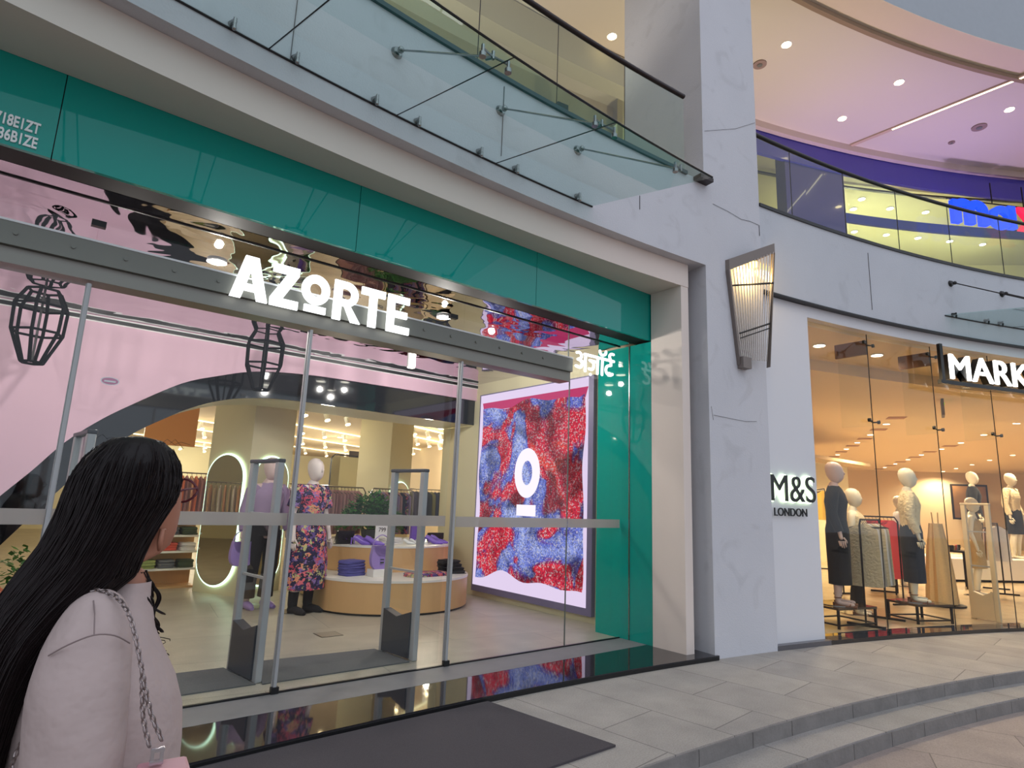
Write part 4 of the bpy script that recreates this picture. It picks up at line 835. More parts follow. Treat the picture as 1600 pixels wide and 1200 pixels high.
def mannequin(loc,rz,h,label,skin=M_mcream,top=None,bot=None,shoes=None,grp=None):
    k=thing('mannequin',label,'mannequin',loc,rz,grp); s=h/1.785; k.scale=(s*1.13,s*1.1,s)
    put_mesh(MANN,'body',skin,k)
    MB().disc((0,.06,.004),(0,0,1),.17,.008,24).build('base_plate',M_steel,k)
    if top:
        m,kind=top; mb=MB()
        if kind in('long','knit','vneck','short'):
            mb.loft([(0,0,.93,.165,.115),(0,0,1.05,.15,.105),(0,0,1.15,.15,.11),(0,-.005,1.27,.17,.125),(0,0,1.37,.175,.105),(0,.005,1.435,.12,.08),(0,.012,1.475,.06,.058)],24,cap=False,fold=.012,nf=7)
            for sd in (-1,1):
                if kind=='short': mb.tube([(sd*.13,.01,1.42),(sd*.19,.01,1.36),(sd*.235,.02,1.20)],[.07,.068,.066],14)
                else: mb.tube([(sd*.13,.01,1.42),(sd*.18,.01,1.37),(sd*.225,.03,1.13),(sd*.238,0,1.02),(sd*.246,-.035,.90)],[.068,.066,.056,.052,.044],14)
        elif kind=='tank':
            mb.loft([(0,0,.93,.16,.11),(0,0,1.1,.145,.10),(0,-.005,1.27,.165,.12),(0,0,1.36,.15,.105)],24,cap=False)
            for sd in (-1,1): mb.tube([(sd*.1,-.1,1.33),(sd*.1,0,1.44),(sd*.1,.09,1.34)],.012,6)
        elif kind=='drape':
            mb.loft([(0,0,.92,.18,.14),(0,0,1.1,.19,.15),(0,0,1.27,.21,.15),(0,0,1.38,.2,.12),(0,.01,1.46,.07,.065)],28,cap=False,fold=.03,nf=6)
        mb.build('top',m,k,smooth=True)
    if bot:
        m,kind=bot; mb=MB()
        if kind=='trousers':
            mb.loft([(0,0,1.03,.145,.105),(0,0,.95,.165,.12),(0,0,.84,.175,.125)],24)
            for sd in (-1,1): mb.tube([(sd*.085,0,.90),(sd*.095,-.005,.7),(sd*.10,-.005,.48),(sd*.10,.02,.30),(sd*.10,.03,.12)],[.098,.09,.078,.075,.08],16)
        elif kind=='skirt': mb.loft([(0,0,1.05,.14,.10),(0,0,.92,.175,.125),(0,0,.75,.17,.125),(0,0,.45,.16,.12),(0,0,.25,.155,.12)],28,fold=.015,nf=8)
        elif kind=='mini': mb.loft([(0,0,1.05,.14,.10),(0,0,.92,.175,.125),(0,0,.72,.18,.13),(0,0,.50,.185,.14)],28,fold=.01,nf=8)
        elif kind=='long': mb.loft([(0,0,1.1,.145,.105),(0,0,.92,.185,.13),(0,0,.7,.20,.15),(0,0,.45,.23,.17),(0,0,.22,.26,.2)],36,fold=.05,nf=9)
        elif kind=='flare': mb.loft([(0,0,1.05,.14,.10),(0,0,.9,.19,.14),(0,0,.6,.23,.17),(0,0,.27,.24,.19)],36,fold=.05,nf=9)
        mb.build('bottoms',m,k,smooth=True)
    if shoes:
        m,kind=shoes
        for sd in (-1,1):
            mb=MB(); 
            if kind=='sandals':
                mb.tube([(sd*.115-.035,-.09,.012),(sd*.115,-.10,.052),(sd*.115+.035,-.09,.012)],.007,6).tube([(sd*.10+.036*math.cos(a_),.03+.036*math.sin(a_),.10) for a_ in [2*PI*q_/10 for q_ in range(10)]],.006,5,closed=True).tube([(sd*.10,.06,.0),(sd*.105,-.03,.0),(sd*.115,-.16,.0)],[.03,.03,.02],8).tube([(sd*.10,.065,.04),(sd*.10,.07,-.03)],[.02,.008],8).build('sandal',m,k,smooth=True); continue
            if kind=='boots': mb.tube([(sd*.10,.03,.24),(sd*.10,.035,.1),(sd*.10,.03,.05)],[.055,.05,.045],12)
            mb.tube([(sd*.10,.06,.045),(sd*.105,-.02,.04),(sd*.112,-.10,.03),(sd*.117,-.17,.02)],[.042,.045,.042,.02],12); mb.box(sd*.10-.018,sd*.10+.018,.05,.085,0,.05); mb.build('boot' if kind=='boots' else 'shoe',m,k,smooth=True)
    return k
M_lavk=fabric('lavender_knit',(150,128,160)); M_den=fabric('dark_denim',(44,50,62)); M_den2=fabric('light_denim',(130,145,160)); M_cable=mat('cable_knit_cream',(222,204,168),.95,noise=.12,nscale=30,bump=1.0,bscale=30)
M_navy=fabric('navy_cloth',(30,32,56)); M_gold=mat('gold_sequin',(202,172,124),.35,metal=.3,noise=.3,nscale=90,bump=.6,bscale=120); M_red=fabric('coral_cloth',(214,70,72)); M_pinkc=fabric('dusty_pink_cloth',(176,132,132)); M_orange=fabric('orange_cloth',(222,130,80)); M_olive=fabric('olive_cloth',(84,80,44))
mannequin((3.33,8.44,.045),R(22),2.06,'white mannequin in a long floral dress and black ankle boots beside the podium',mat('mannequin_white',(226,212,206),.35),(M_floral,'short'),(M_floral,'flare'),(M_blk,'boots'))
mannequin((2.92,9.05,.045),R(8),2.06,'mannequin in a lavender top and wide black trousers behind the first gate',M_mpink,(M_lavk,'long'),(M_blk,'trousers'),(M_lilac,'shoes'))
handbag((2.62,8.95,.62),.2,M_lilac,'pale lilac tote hanging beside the mannequin in black trousers',1.0)
# ---------------- clothes rails ----------------
def garment(parent,x,m,h,w=.40,top=0,th=.028,y=0):
    mb=MB(); random.seed(int(x*1000)+int(h*100)+17)
    q=random.uniform(-.02,.02)
    mb.loft([(x+q,y,top-h,th*1.2,w*.52),(x+q*.5,y,top-h*.6,th*1.15,w*.48),(x,y,top-.22,th,w*.46),(x,y,top-.13,th*.9,w*.44),(x,y,top-.07,th*.7,w*.2),(x,y,top-.05,th*.5,.05)],16,fold=.08,nf=5)
    o=mb.build('hanging_garment',m,smooth=True); return o
def rail(loc,rz,L_,h,mats,label,glabel,grp,gh=.8,step=.07,wheels=False,metal=M_steel):
    k=thing('clothes_rail',label,'clothes rail',loc,rz); n=int((L_-.16)/step)
    MB().tube([(-L_/2,0,0.0),(-L_/2,0,h-.08),(-L_/2+.06,0,h),(L_/2-.06,0,h),(L_/2,0,h-.08),(L_/2,0,.0)],.014,8).build('bar',metal,k,smooth=True)
    for s in(-1,1): MB().box(s*L_/2-.02,s*L_/2+.02,-.25,.25,0,.03).build('foot',metal,k)
    Mx=Matrix.Translation(loc)@Matrix.Rotation(rz,4,'Z'); pos=['leftmost']+['inner']*(n-2)+['rightmost']
    protos={}
    for i in range(n):
        x=-L_/2+.12+step*i; m=mats[i%len(mats)] if not callable(mats) else mats(i)
        if m.name not in protos:
            o=garment(None,0,m,gh,top=0); hk=MB().tube([(0,-.02,-.06),(0,.0,-.03),(0,.012,-.01),(0,0,.012),(0,-.012,0)],.004,5).tube([(0,-.18,-.115),(0,0,-.055),(0,.18,-.115)],.006,5).build('hanger',M_black,o); protos[m.name]=o
        else:
            o0=protos[m.name]; o=o0.copy(); C.objects.link(o); 
            for c in kids(o0): c2=c.copy(); C.objects.link(c2); c2.parent=o
        o.location=tuple(Mx@Vector((x,0,h-.01))); o.rotation_euler=(0,0,rz+random.uniform(-.08,.08))
        tag(o,glabel,'garment',grp)
    return k
M_rose=fabric('rose_cloth',(190,150,146))
rail((4.95,11.12,.045),R(3),.98,1.72,[M_pinkc,M_pinkc,M_rose],'chrome clothes rail of dusty pink clothes behind the floral mannequin','dusty pink garment hanging on the chrome rail behind the floral mannequin','pink garments on the chrome rail',.85)
rail((5.98,11.05,.045),R(3),.98,1.72,[M_navy,M_floral,M_lavk,M_pinkc],'chrome clothes rail behind the right-hand gate with dark and floral clothes','dark or floral garment hanging on the rail behind the right-hand gate','garments on the rail behind the gate',.85)
rail((2.4,14,.045),R(5),2.2,1.9,[M_orange,M_pinkc,fabric('peach_cloth',(226,178,140))],'clothes rail of peach clothes deep in the corner shop','peach garment on the rail deep in the corner shop','peach garments on the far rail',.8,.09)
rail((6.2,15.5,.045),R(5),3,1.8,[M_whc,M_navy,M_lavk],'long rail of white and navy clothes deep in the shop between the columns','white, navy or lavender garment on the long far rail','garments on the long far rail',.8,.12)
rail((8.6,14,.045),R(5),2.4,1.8,[M_blk,M_olive,M_navy],'rail of black and olive clothes seen right of the wide column','black, olive or navy garment on the rail right of the wide column','dark garments on the right far rail',.8,.12)
rail((-1.6,11.9,.045),R(75),2.2,1.75,[fabric('apricot_cloth',(222,176,136)),M_whc,fabric('beige_cloth',(206,184,150))],'clothes rail of beige clothes at the left, seen in the oval mirror','beige, white or apricot garment on the left rail seen in the mirror','beige garments on the left rail',.8,.1)
plant((-.6,11.2,.045),'green potted plant at the far left seen in the oval mirror',1.0,True,200,.35,.6,12)
# shelf unit left
su=thing('shelf_unit','wooden shelf unit with folded clothes right of the woman\'s hair','shelf',(2.05,11.3,.045),R(4))
MB().box(-.6,.6,0,.4,.0,.03).box(-.6,.6,.36,.4,0,1.05).build('carcass',M_wood,su)
for z in (.28,.55,.80,1.05): MB().box(-.6,.6,-.02,.4,z,z+.03).build('shelf_board',M_top,su)
fc=[fabric('green_cloth',(70,84,60)),fabric('coral_fold',(224,96,76)),fabric('lime_cloth',(150,160,90)),M_whc,fabric('grey_cloth',(110,112,118)),M_blk]
random.seed(5); q=0
for zi,z in enumerate((.31,.58,.83)):
    for xi,x in enumerate((-.42,-.14,.14,.42)):
        m=fc[(xi*2+zi*3)%6]
        for j in range(3):
            cloth('sweater',.12,.13,.04,m,'folded clothes on the wooden shelf unit, %s shelf, %s pile, %s piece'%(['lowest','middle','upper'][zi],['first','second','third','fourth'][xi],ordn[j]),'clothes',(2.05+x,11.48,.045+z+.041*j),.05,'folded clothes on the shelf unit')
# far left table, mannequin, monitor
tb=thing('display_table','low birch display table at the left photo edge','table',(.1,8.3,.045)); MB().box(-1.2,.75,-.5,.45,.38,.43).build('top',M_top,tb); MB().box(-1.1,.65,-.4,.5,0,.38).build('base',M_wood,tb)
boxbag((.45,8.1,.475),.3,M_blg,'small dark bag on the low table at the left edge',.24,.16,False)
shoe((.15,8.0,.475),1.0,fabric('tan_leather',(170,90,60),.4),'tan shoe on the low table at the left edge',None,1.3)
vb=thing('vase','pale ceramic vase on the low table at the left edge','vase',(.62,8.5,.475)); MB().loft([(0,0,0,.06,.06),(0,0,.1,.09,.09),(0,0,.25,.07,.07),(0,0,.38,.04,.04),(0,0,.42,.05,.05)],20).build('body',mat('ceramic_cream',(226,214,186),.4),vb,smooth=True)
plant((.35,9.9,.045),'dark leafy plant behind the arch at the left edge',1.0,True,260,.35,.7,4)
mo=thing('monitor','wide wall monitor with a lilac dusk landscape at the left edge','monitor',(.3,12.6,1.15),R(4)); MB().box(-1.6,.35,0,.05,0,.75).build('casing',M_black,mo); MB().box(-1.55,.3,-.004,-.001,.45,.71).build('sky_area',emis('dusk_lilac',(150,120,170),.8),mo); MB().prism([(-1.55,.03),(.3,.03),(.3,.43),(.1,.47),(.0,.42),(-.2,.5),(-.3,.44),(-.5,.46),(-.9,.38),(-1.55,.35)],'y',-.008,-.0045).build('hill_area',emis('dusk_hill',(36,34,34),.7),mo)
og=thing('orange_panel','amber hanging wall panel under the arch above the woman\'s head','panel',(2.15,12.0,2.35)); MB().box(-.45,.35,0,.05,0,.7).build('board',mat('amber_panel',(224,150,40),.5),og); MB().box(-.35,-.34,.02,.03,.7,1.0).build('rod',M_steel,og); MB().box(.24,.25,.02,.03,.7,1.0).build('rod',M_steel,og)
sgb=thing('menswear_banner','black shield-shaped hanging banner with a small white label between the columns','banner',(6.75,14.3,1.75)); MB().prism([(-.28,.3),(-.2,.1),(0,0),(.2,.1),(.28,.3),(.28,.95),(-.28,.95)],'y',0,.04).build('board',mat('banner_dark',(72,58,44),.7),sgb); MB().box(-.2,.2,-.01,-.002,.55,.72).build('label_plate',M_white,sgb); textmesh('MEN','letter',M_black,sgb,.24,.09,.004,M=Matrix.Translation((-.12,-.013,.59)))
def ovframe(c,rz,label):
    k=thing('black_frame_mirror',label,'mirror',c,rz); MB().tube([(-.5,0,0),(-.5,0,.85),(-.42,0,.93),(.5,0,.93)],.015,6).build('frame',M_black,k); MB().box(-.48,.5,.01,.02,0,.9).build('glass',M_mirr,k); return k
ovframe((6.2,13.6,1.6),R(5),'black framed mirror beside the dark banner deep in the shop')
for i in range(3): plant((7.9+.0*i,13.2+.9*i,.9),['small green plant deep in the shop right of the wide column, nearest','small green plant deep in the shop right of the wide column, middle','small green plant deep in the shop right of the wide column, farthest'][i],.6,True,80,.3,.3,8+i)
# ---------------- M&S shop ----------------
struct(MB().arc(R(10),R(78),25.3,52,.0,.044,60).build('floor',M_msfloor))
M_msc=mat('ms_ceiling',(230,208,176),.8)
struct(MB().arc(R(10),R(78),25.6,30.2,4.30,4.4,50).arc(R(10),R(78),27.0,30.2,4.1,4.32,50).arc(R(10),R(78),30.2,52,4.30,4.42,50).build('ceiling',M_msc))
struct(MB().arc(R(10),R(78),51.8,52,0,4.3,40).build('wall_back',mat('ms_wall',(222,200,166),.8)))
struct(MB().arc(R(11.6),R(11.75),25.7,52,0,4.3,4).build('wall_left',mat('ms_wall',(222,200,166),.8)))
jm=[R(12.1),aX(9.72,25.48),aX(11.08,25.48),aX(12.32,25.48),R(25.5),R(28.6),R(31.8),R(35),R(39),R(44),R(50),R(60),R(70),R(78)]
od=['first','second','third','fourth','fifth','sixth','seventh','eighth','ninth','tenth','eleventh','twelfth','thirteenth']
for i,(a0,a1) in enumerate(zip(jm[:-1],jm[1:])):
    tag(MB().arc(a0+.0006,a1-.0006,25.47,25.482,.05,4.29,2).build('shop_glass_pane',glassm('warm_clear_glass',(.97,.97,.94))),'tall glass pane of the warm-lit shop window, %s from the white panel'%od[i],'glass pane','warm shop window panes')
mj=MB()
for a in jm[1:5]: mj.tube([pt(a,25.475,.05),pt(a,25.475,4.29)],.007,5)
struct(mj.build('trim_22',M_black))
for i,a in enumerate(jm[1:4]):
    k=thing('glass_fin','vertical glass fin with bolted brown shoe behind the %s window joint'%od[i],'glass fin',pt(a,25.49,0),-a+.25)
    MB().box(-.006,.006,0,.42,2.9,4.1).build('fin',M_glass,k); MB().box(-.02,.02,0,.45,3.98,4.2).build('shoe',mat('fin_shoe',(120,84,66),.5),k)
    for z in (2.95,4.12):
        f=MB()
        for s in (-1,1): f.tube([(0,-.02,z),(s*.16,-.03,z+.02)],.012,6).disc((s*.16,-.035,z+.02),(0,1,0),.028,.03,10)
        f.build('spider_fitting',M_black,k)
md_=thing('shop_downlight','recessed downlight','downlight',(9.9,4.35,4.295),0,'downlights of the warm shop')
ring_=MB().disc((0,0,-.006),(0,0,1),.10,.012,16).build('trim_ring',M_white,md_); MB().disc((0,0,-.014),(0,0,1),.085,.005,16).build('lens',emis('ms_lens',(255,240,210),9),ring_)
mdp=[(9.9,4.35,4.295),(11.14,3.95,4.295),(17.01,6.25,4.295)]+[(x,y,4.295) for x,y in [(33.88,15.09),(31.25,13.52),(29.1,12.26),(26.68,10.88),(24.48,9.58),(22.28,8.29),(19.88,6.94),(17.76,5.7),(43.19,16.38),(40.66,14.96),(37.7,13.41),(35.32,12.06),(32.84,10.66),(30.51,9.37),(28.17,7.95),(26.18,6.78),(23.96,5.57),(21.52,4.23),(44.16,13.17),(41.74,11.8),(39.49,10.56),(36.91,9.19),(34.36,7.88),(31.97,6.54)]]
rowl=lambda i:'near the window, first' if i==0 else 'near the window, second' if i==1 else 'single one above the shelves' if i==2 else 'left row, %s from its far end'%od[i-3] if i<11 else 'middle row, %s from its far end'%od[i-11] if i<21 else 'right row, %s from its far end'%od[i-21]
for i,p in enumerate(mdp):
    if i==0: md_.location=p; md_['label']='warm shop downlight '+rowl(0)
    else: dup(md_,p,0,'warm shop downlight, '+rowl(i))
k=[o for o in bpy.data.objects if o.name.startswith('shop_downlight')]
for i,o in enumerate(k):
    x,y,z=o.location
    if i<3 or i%2==0: spot((0,0,-.06),190 if i<2 else 520,(1,.80,.53),o,158,.1)
for i,(x,y) in enumerate([(30.2,12.9),(27.9,11.6),(25.6,10.2),(23.4,8.9),(39,14.2),(36.5,12.7),(34.1,11.4),(31.7,10.0),(29.3,8.7),(27.2,7.4),(18.8,6.3),(21.1,7.6)]):
    v=thing('ceiling_vent','square brown ceiling vent of the warm shop, %s of its row'%['first','second','third','fourth','fifth','sixth','seventh','eighth','ninth','tenth','eleventh','twelfth'][i],'vent',(x,y,4.297),.5,'brown ceiling vents'); MB().box(-.22,.22,-.22,.22,-.01,0).build('frame',mat('vent_brown',(150,100,62),.6),v)
vt=thing('ceiling_vent','ceiling air vent with a green strip behind the white sign','vent',(15.3,4.2,4.0),.3); MB().box(-.25,.25,0,.05,-.25,.1).build('grille',mat('vent_olive',(96,84,50),.6),vt); MB().box(-.25,.25,-.008,0,-.02,.01).build('green_strip',emis('green_strip',(170,220,60),1.2),vt)
dh=thing('door_header','grey metal door header inside the warm shop window','header',pt(R(18.6),25.44,3.15)); MB().arc(R(18.6),R(78),25.42,25.52,3.0,3.17,20).build('beam',M_grey,dh,loc=tuple(pt(R(18.6),25.44,3.15)))
def plinth_table(loc,rz,lx,ly,h,label):
    k=thing('display_stand',label,'stand',loc,rz); fr=MB(); t=.014
    for sx in (-1,1):
        for sy in (-1,1): MB().box(sx*lx-t,sx*lx+t,sy*ly-t,sy*ly+t,0,h-.03).build('leg',M_beam,k)
    for sy in (-1,1): fr.box(-lx,lx,sy*ly-t,sy*ly+t,.04,.06)
    for sx in (-1,1): fr.box(sx*lx-t,sx*lx+t,-ly,ly,.04,.06)
    fr.build('stretchers',M_beam,k); MB().box(-lx-.02,lx+.02,-ly-.02,ly+.02,h-.03,h).build('top',mat('stand_top',(74,58,46),.15),k); return k
plinth_table((11.22,3.66,.045),R(-25),.32,.26,.28,'low black metal display stand under the cream sweater mannequin')
plinth_table((9.66,4.2,.045),R(-15),.38,.30,.28,'low black metal display stand by the white panel under the black-clad mannequin')
sh=(mat('sandal_brown',(120,70,40),.4),'sandals')
mannequin((9.60,4.12,.325),R(20),2.06,'pale pink mannequin dressed all in black on the stand by the white panel',M_mpink,(M_blk,'long'),(M_blk,'skirt'),sh)
mannequin((11.2,3.68,.325),R(25),2.06,'cream mannequin in cable-knit sweater and dark denim skirt on the low stand',M_mcream,(M_cable,'knit'),(M_den,'skirt'),sh)
mannequin((10.95,4.42,.045),R(20),2.0,'cream mannequin in a draped cream top and black culottes behind the knitwear rail',M_mcream,(M_cable,'drape'),(M_blk,'trousers'),sh)
mannequin((16.1,4.1,.045),R(10),2.03,'cream mannequin in a champagne sequin dress behind the security gate',M_mcream,(M_gold,'tank'),(M_gold,'mini'),sh)
mannequin((16.4,5.6,.045),R(10),2.05,'cream mannequin in a cream top between the sweater and the sequin gown',M_mcream,(M_whc,'short'),(M_whc,'skirt'),None)
mannequin((18.8,6.35,.045),R(20),2.1,'smaller far mannequin in orange beside the mirror frame',M_mcream,(M_orange,'short'),(M_red,'trousers'),None)
mannequin((20.7,5.2,.62),R(20),2.3,'mannequin in black sweater and black trousers standing on the rear platform',M_mcream,(M_blk,'long'),(M_blk,'trousers'),None)
mannequin((21.6,4.55,.62),R(-10),2.3,'mannequin in a buttoned cream cardigan and black mini skirt at the right edge',M_mcream,(M_cable,'long'),(M_blk,'mini'),None)
# headless sequin gown
g=thing('gown','long champagne sequin gown hanging left of the security gate','dress',(13.6,4.05,.09)); MB().loft([(0,0,0,.31,.24),(0,0,.5,.27,.21),(0,0,1.0,.23,.16),(0,0,1.25,.19,.12),(0,0,1.42,.17,.10)],44,fold=.05,nf=10).build('skirt',M_gold,g,smooth=True); MB().tube([(-.14,0,1.4),(-.17,0,1.62)],.012,6).tube([(.14,0,1.4),(.17,0,1.62)],.012,6).build('straps',M_gold,g); MB().disc((0,0,-.03),(0,0,1),.36,.03,24).build('base_plate',M_beam,g)
gate((12.36,3.10,.045),R(80),'cream anti-theft gate inside the warm shop window',1.83,mat('gate_cream',(222,198,160),.4),.34,None)
rail((10.35,3.95,.045),R(5),1.0,1.50,[M_cable,M_cable,M_whc,fabric('grey_knit',(176,168,154))],'black rail of cream knitwear behind the warm shop window','cream or grey knit jumper hanging on the black window rail','knit jumpers on the window rail',.95,.085,metal=M_beam)
rail((13.1,5.05,.045),R(70),1.3,1.55,[M_red,fabric('dark_coral',(190,50,60))],'rail of coral red clothes behind the sweater mannequin','coral red garment on the rail behind the sweater mannequin','coral red garments',1.1,.08,metal=M_beam)
rail((20,9.2,.045),R(35),3,2.3,[fabric('mustard_cloth',(206,170,60)),M_blk,M_navy,fabric('burgundy_cloth',(96,40,36))],'far rail of mustard and dark jackets at the back left of the warm shop','mustard, burgundy, navy or black jacket on the far rail','jackets on the far rail',.9,.14,metal=M_beam)
rail((15.2,5.6,.045),R(20),1.2,1.5,[M_red,M_blk,M_gold],'rail of red and black clothes behind the sequin gown','red, black or champagne garment on the rail behind the gown','clothes behind the gown',1.0,.1,metal=M_beam)
rail((9.2,5.0,.045),R(20),1.4,1.6,[M_blk,M_navy,M_den2],'rail of black and blue clothes next to the white panel','black, navy or denim garment on the rail next to the white panel','dark clothes beside the panel',1.1,.1,metal=M_beam)
rail((17.6,4.1,.045),R(20),1.2,1.5,[M_whc,M_gold,M_blk,M_pinkc],'rail of pale trousers in front of the rear platform','pale or black garment on the rail in front of the rear platform','clothes before the platform',.8,.12,metal=M_beam)
pf=thing('display_platform','white display platform carrying the rear mannequins','platform',(21.3,4.9,.045),R(-30)); MB().box(-2.4,2.6,-.8,.9,.06,.575).build('body',M_top,pf,bevel=.01); MB().box(-2.3,2.5,-.7,.8,0,.06).build('plinth',M_beam,pf)
pm=thing('picture_frame','tall brown framed picture on the back wall of the warm shop','picture',(42.9,10.95,1.6),R(-50)); MB().box(-.95,.95,0,.06,0,2.0).build('frame',M_beam,pm); MB().box(-.85,.85,-.01,0,.1,1.9).build('picture',mat('brown_picture',(130,96,62),.4,noise=.4,nscale=2),pm)
for i,(x,y,l) in enumerate(((8.9,4.45,'by the white panel'),(14.7,5.0,'between sweater mannequin and gown'),(17.6,4.9,'right of the cream gate'))):
    t=thing('accessory_table','small dark table of accessories '+l,'table',(x,y,.045),.3); MB().box(-.35,.35,-.2,.2,.8,.84).build('top',M_beam,t)
    for sx in (-1,1):
        for sy in (-1,1): MB().box(sx*.32-.015,sx*.32+.015,sy*.17-.015,sy*.17+.015,0,.8).build('leg',M_beam,t)
    random.seed(i)
    for j in range(5): boxbag((x-.26+.13*j,y,.885),.3+random.uniform(-.3,.3),[M_blg,M_gold,M_red,M_steel,M_blg][j],'small bag on the accessory table %s, %s from the left'%(l,od[j]),.11,.12,False)
# ---------------- woman in the foreground ----------------
ph=R(6); U=Vector((math.cos(ph),-math.sin(ph),0)); Nn=Vector((math.sin(ph),math.cos(ph),0)); O=Nn*1.62
def W(u,v,z): p=O+U*u+Nn*v; return (p.x,p.y,z)   # u to the right, v away
M_skin=mat('skin_tone',(176,120,96),.55,noise=.04,nscale=20); M_hair=mat('dark_brown_hair',(18,12,13),.5,noise=.5,nscale=60,spec=.25)
M_sweat=mat('mauve_sweatshirt',(186,168,164),.95,noise=.06,nscale=14,bump=.5,bscale=7)
def Wp(u,v,z):  # plane coordinates brought to depth v along the sight line
    f=(1.62+v)/1.62; return W(u*f,v,1.6+(z-1.6)*f)
wm=thing('person','woman with long dark brown hair seen from behind in a mauve sweatshirt, wearing glasses','person',W(.02,0,-.24))
org=Vector(wm.location)
def Lw(mb): mb.v=[tuple(Vector(v)-org) for v in mb.v]; return mb
# continuous body
g0=-.24
J={'pelvis':(W(.03,0,.72),(.14,.16)),'waist':(W(.03,0,.93),(.10,.13)),'chest':(W(.045,0,1.12),(.09,.12)),'upper':(W(.045,0,1.27),(.045,.07)),'neck0':(W(.06,0,1.36),.045),'neck1':(W(.078,0,1.44),.046),
 'shr':(W(.02,-.12,1.26),.045),'elr':(W(-.01,-.20,.98),.05),'wrr':(W(.13,-.17,.78),.032),'har':(W(.20,-.15,.755),(.022,.038)),
 'shl':(W(.04,.13,1.26),.045),'ell':(W(.04,.22,.98),.05),'wrl':(W(.09,.2,.72),.032),'hal':(W(.11,.19,.64),(.022,.038)),
 'hipr':(W(.03,-.09,.64),.12),'knr':(W(.06,-.09,.22),.075),'anr':(W(.0,-.09,-.16),.045),'tor':(W(.15,-.09,-.205),.035),
 'hipl':(W(.03,.09,.64),.12),'knl':(W(.05,.09,.22),.075),'anl':(W(-.02,.09,-.16),.045),'tol':(W(.13,.10,-.205),.035)}
E_=[('pelvis','waist'),('waist','chest'),('chest','upper'),('upper','neck0'),('neck0','neck1'),('upper','shr'),('shr','elr'),('elr','wrr'),('wrr','har'),('upper','shl'),('shl','ell'),('ell','wrl'),('wrl','hal'),('pelvis','hipr'),('hipr','knr'),('knr','anr'),('anr','tor'),('pelvis','hipl'),('hipl','knl'),('knl','anl'),('anl','tol')]
bm_=skinbody(J,E_)
ex=MB()
# head: facing right and away (44 deg)
fa=Vector((.72,.69)); 
def H(f,s,z):  # f forward, s to her left
    c=Vector((.057,.01)); u=c.x+fa.x*f-fa.y*s; v=c.y+fa.y*f+fa.x*s; return W(u,v,z)
prof=[(-.02,.0,1.44,.05,.05),(.03,0,1.455,.05,.045),(.035,0,1.475,.068,.058),(.03,0,1.505,.082,.068),(.018,0,1.545,.094,.077),(.008,0,1.59,.10,.08),(0,0,1.635,.10,.079),(-.006,0,1.67,.085,.068),(-.01,0,1.695,.05,.045),(-.01,0,1.703,.01,.01)]
vs=[];n=28
for f0,s0,z,rf,rs_ in prof:
    for k in range(n):
        q=2*PI*k/n; vs.append(H(f0+rf*math.cos(q),s0+rs_*math.sin(q),z))
fs=[(i*n+k,i*n+(k+1)%n,(i+1)*n+(k+1)%n,(i+1)*n+k) for i in range(len(prof)-1) for k in range(n)]+[tuple(range(n-1,-1,-1)),tuple((len(prof)-1)*n+k for k in range(n))]
ex.add(vs,fs)
ex.tube([H(.10,0,1.60),H(.125,0,1.565),H(.118,0,1.55),H(.10,0,1.545)],[.008,.014,.014,.01],8)      # nose
ex.tube([H(.10,-.022,1.515),H(.108,0,1.517),H(.10,.022,1.515)],[.004,.008,.004],6); ex.tube([H(.098,-.02,1.505),H(.106,0,1.503),H(.098,.02,1.505)],[.004,.008,.004],6)
for s in (-1,1): ex.sphere(H(.088,s*.032,1.595),.012,10)
# right ear (towards the camera)
for s in (-1,1): ex.tube([H(.012,s*.076,1.468),H(.002,s*.084,1.485),H(.004,s*.084,1.512),H(.016,s*.078,1.512),H(.016,s*.076,1.485)],[.004,.006,.0055,.0045,.004],8)
# fingers curled around the bag strap / relaxed
for (hx,s) in ((W(.20,-.15,.755),1),(W(.11,.19,.62),0)):
    hx=Vector(hx)
    for i in range(4):
        b=hx+Nn*(-.03+.02*i); L_=(.07,.08,.075,.06)[i]
        if s: ex.tube([b,b+U*L_*.5+Vector((0,0,-.01)),b+U*L_*.6+Vector((0,0,-.035)),b+U*L_*.3+Vector((0,0,-.045))],[.011,.0105,.0095,.008],7)
        else: ex.tube([b,b+Vector((0,0,-L_*.55)),b+U*.015+Vector((0,0,-L_))],[.011,.01,.008],7)
    ex.tube([hx+Nn*-.035+U*-.02,hx+Nn*-.055+U*.01,hx+Nn*-.05+U*.035],[.012,.011,.009],7)
t=bpy.data.meshes.new('t'); t.from_pydata(ex.v,[],ex.f); bm=bmesh.new(); bm.from_mesh(bm_); bm.from_mesh(t); bm.transform(Matrix.Translation(-org)); bm.to_mesh(bm_); bm.free()
for p in bm_.polygons: p.use_smooth=True
bm_.materials.clear(); bm_.materials.append(M_skin); ob=bpy.data.objects.new('body',bm_); C.objects.link(ob); ob.parent=wm
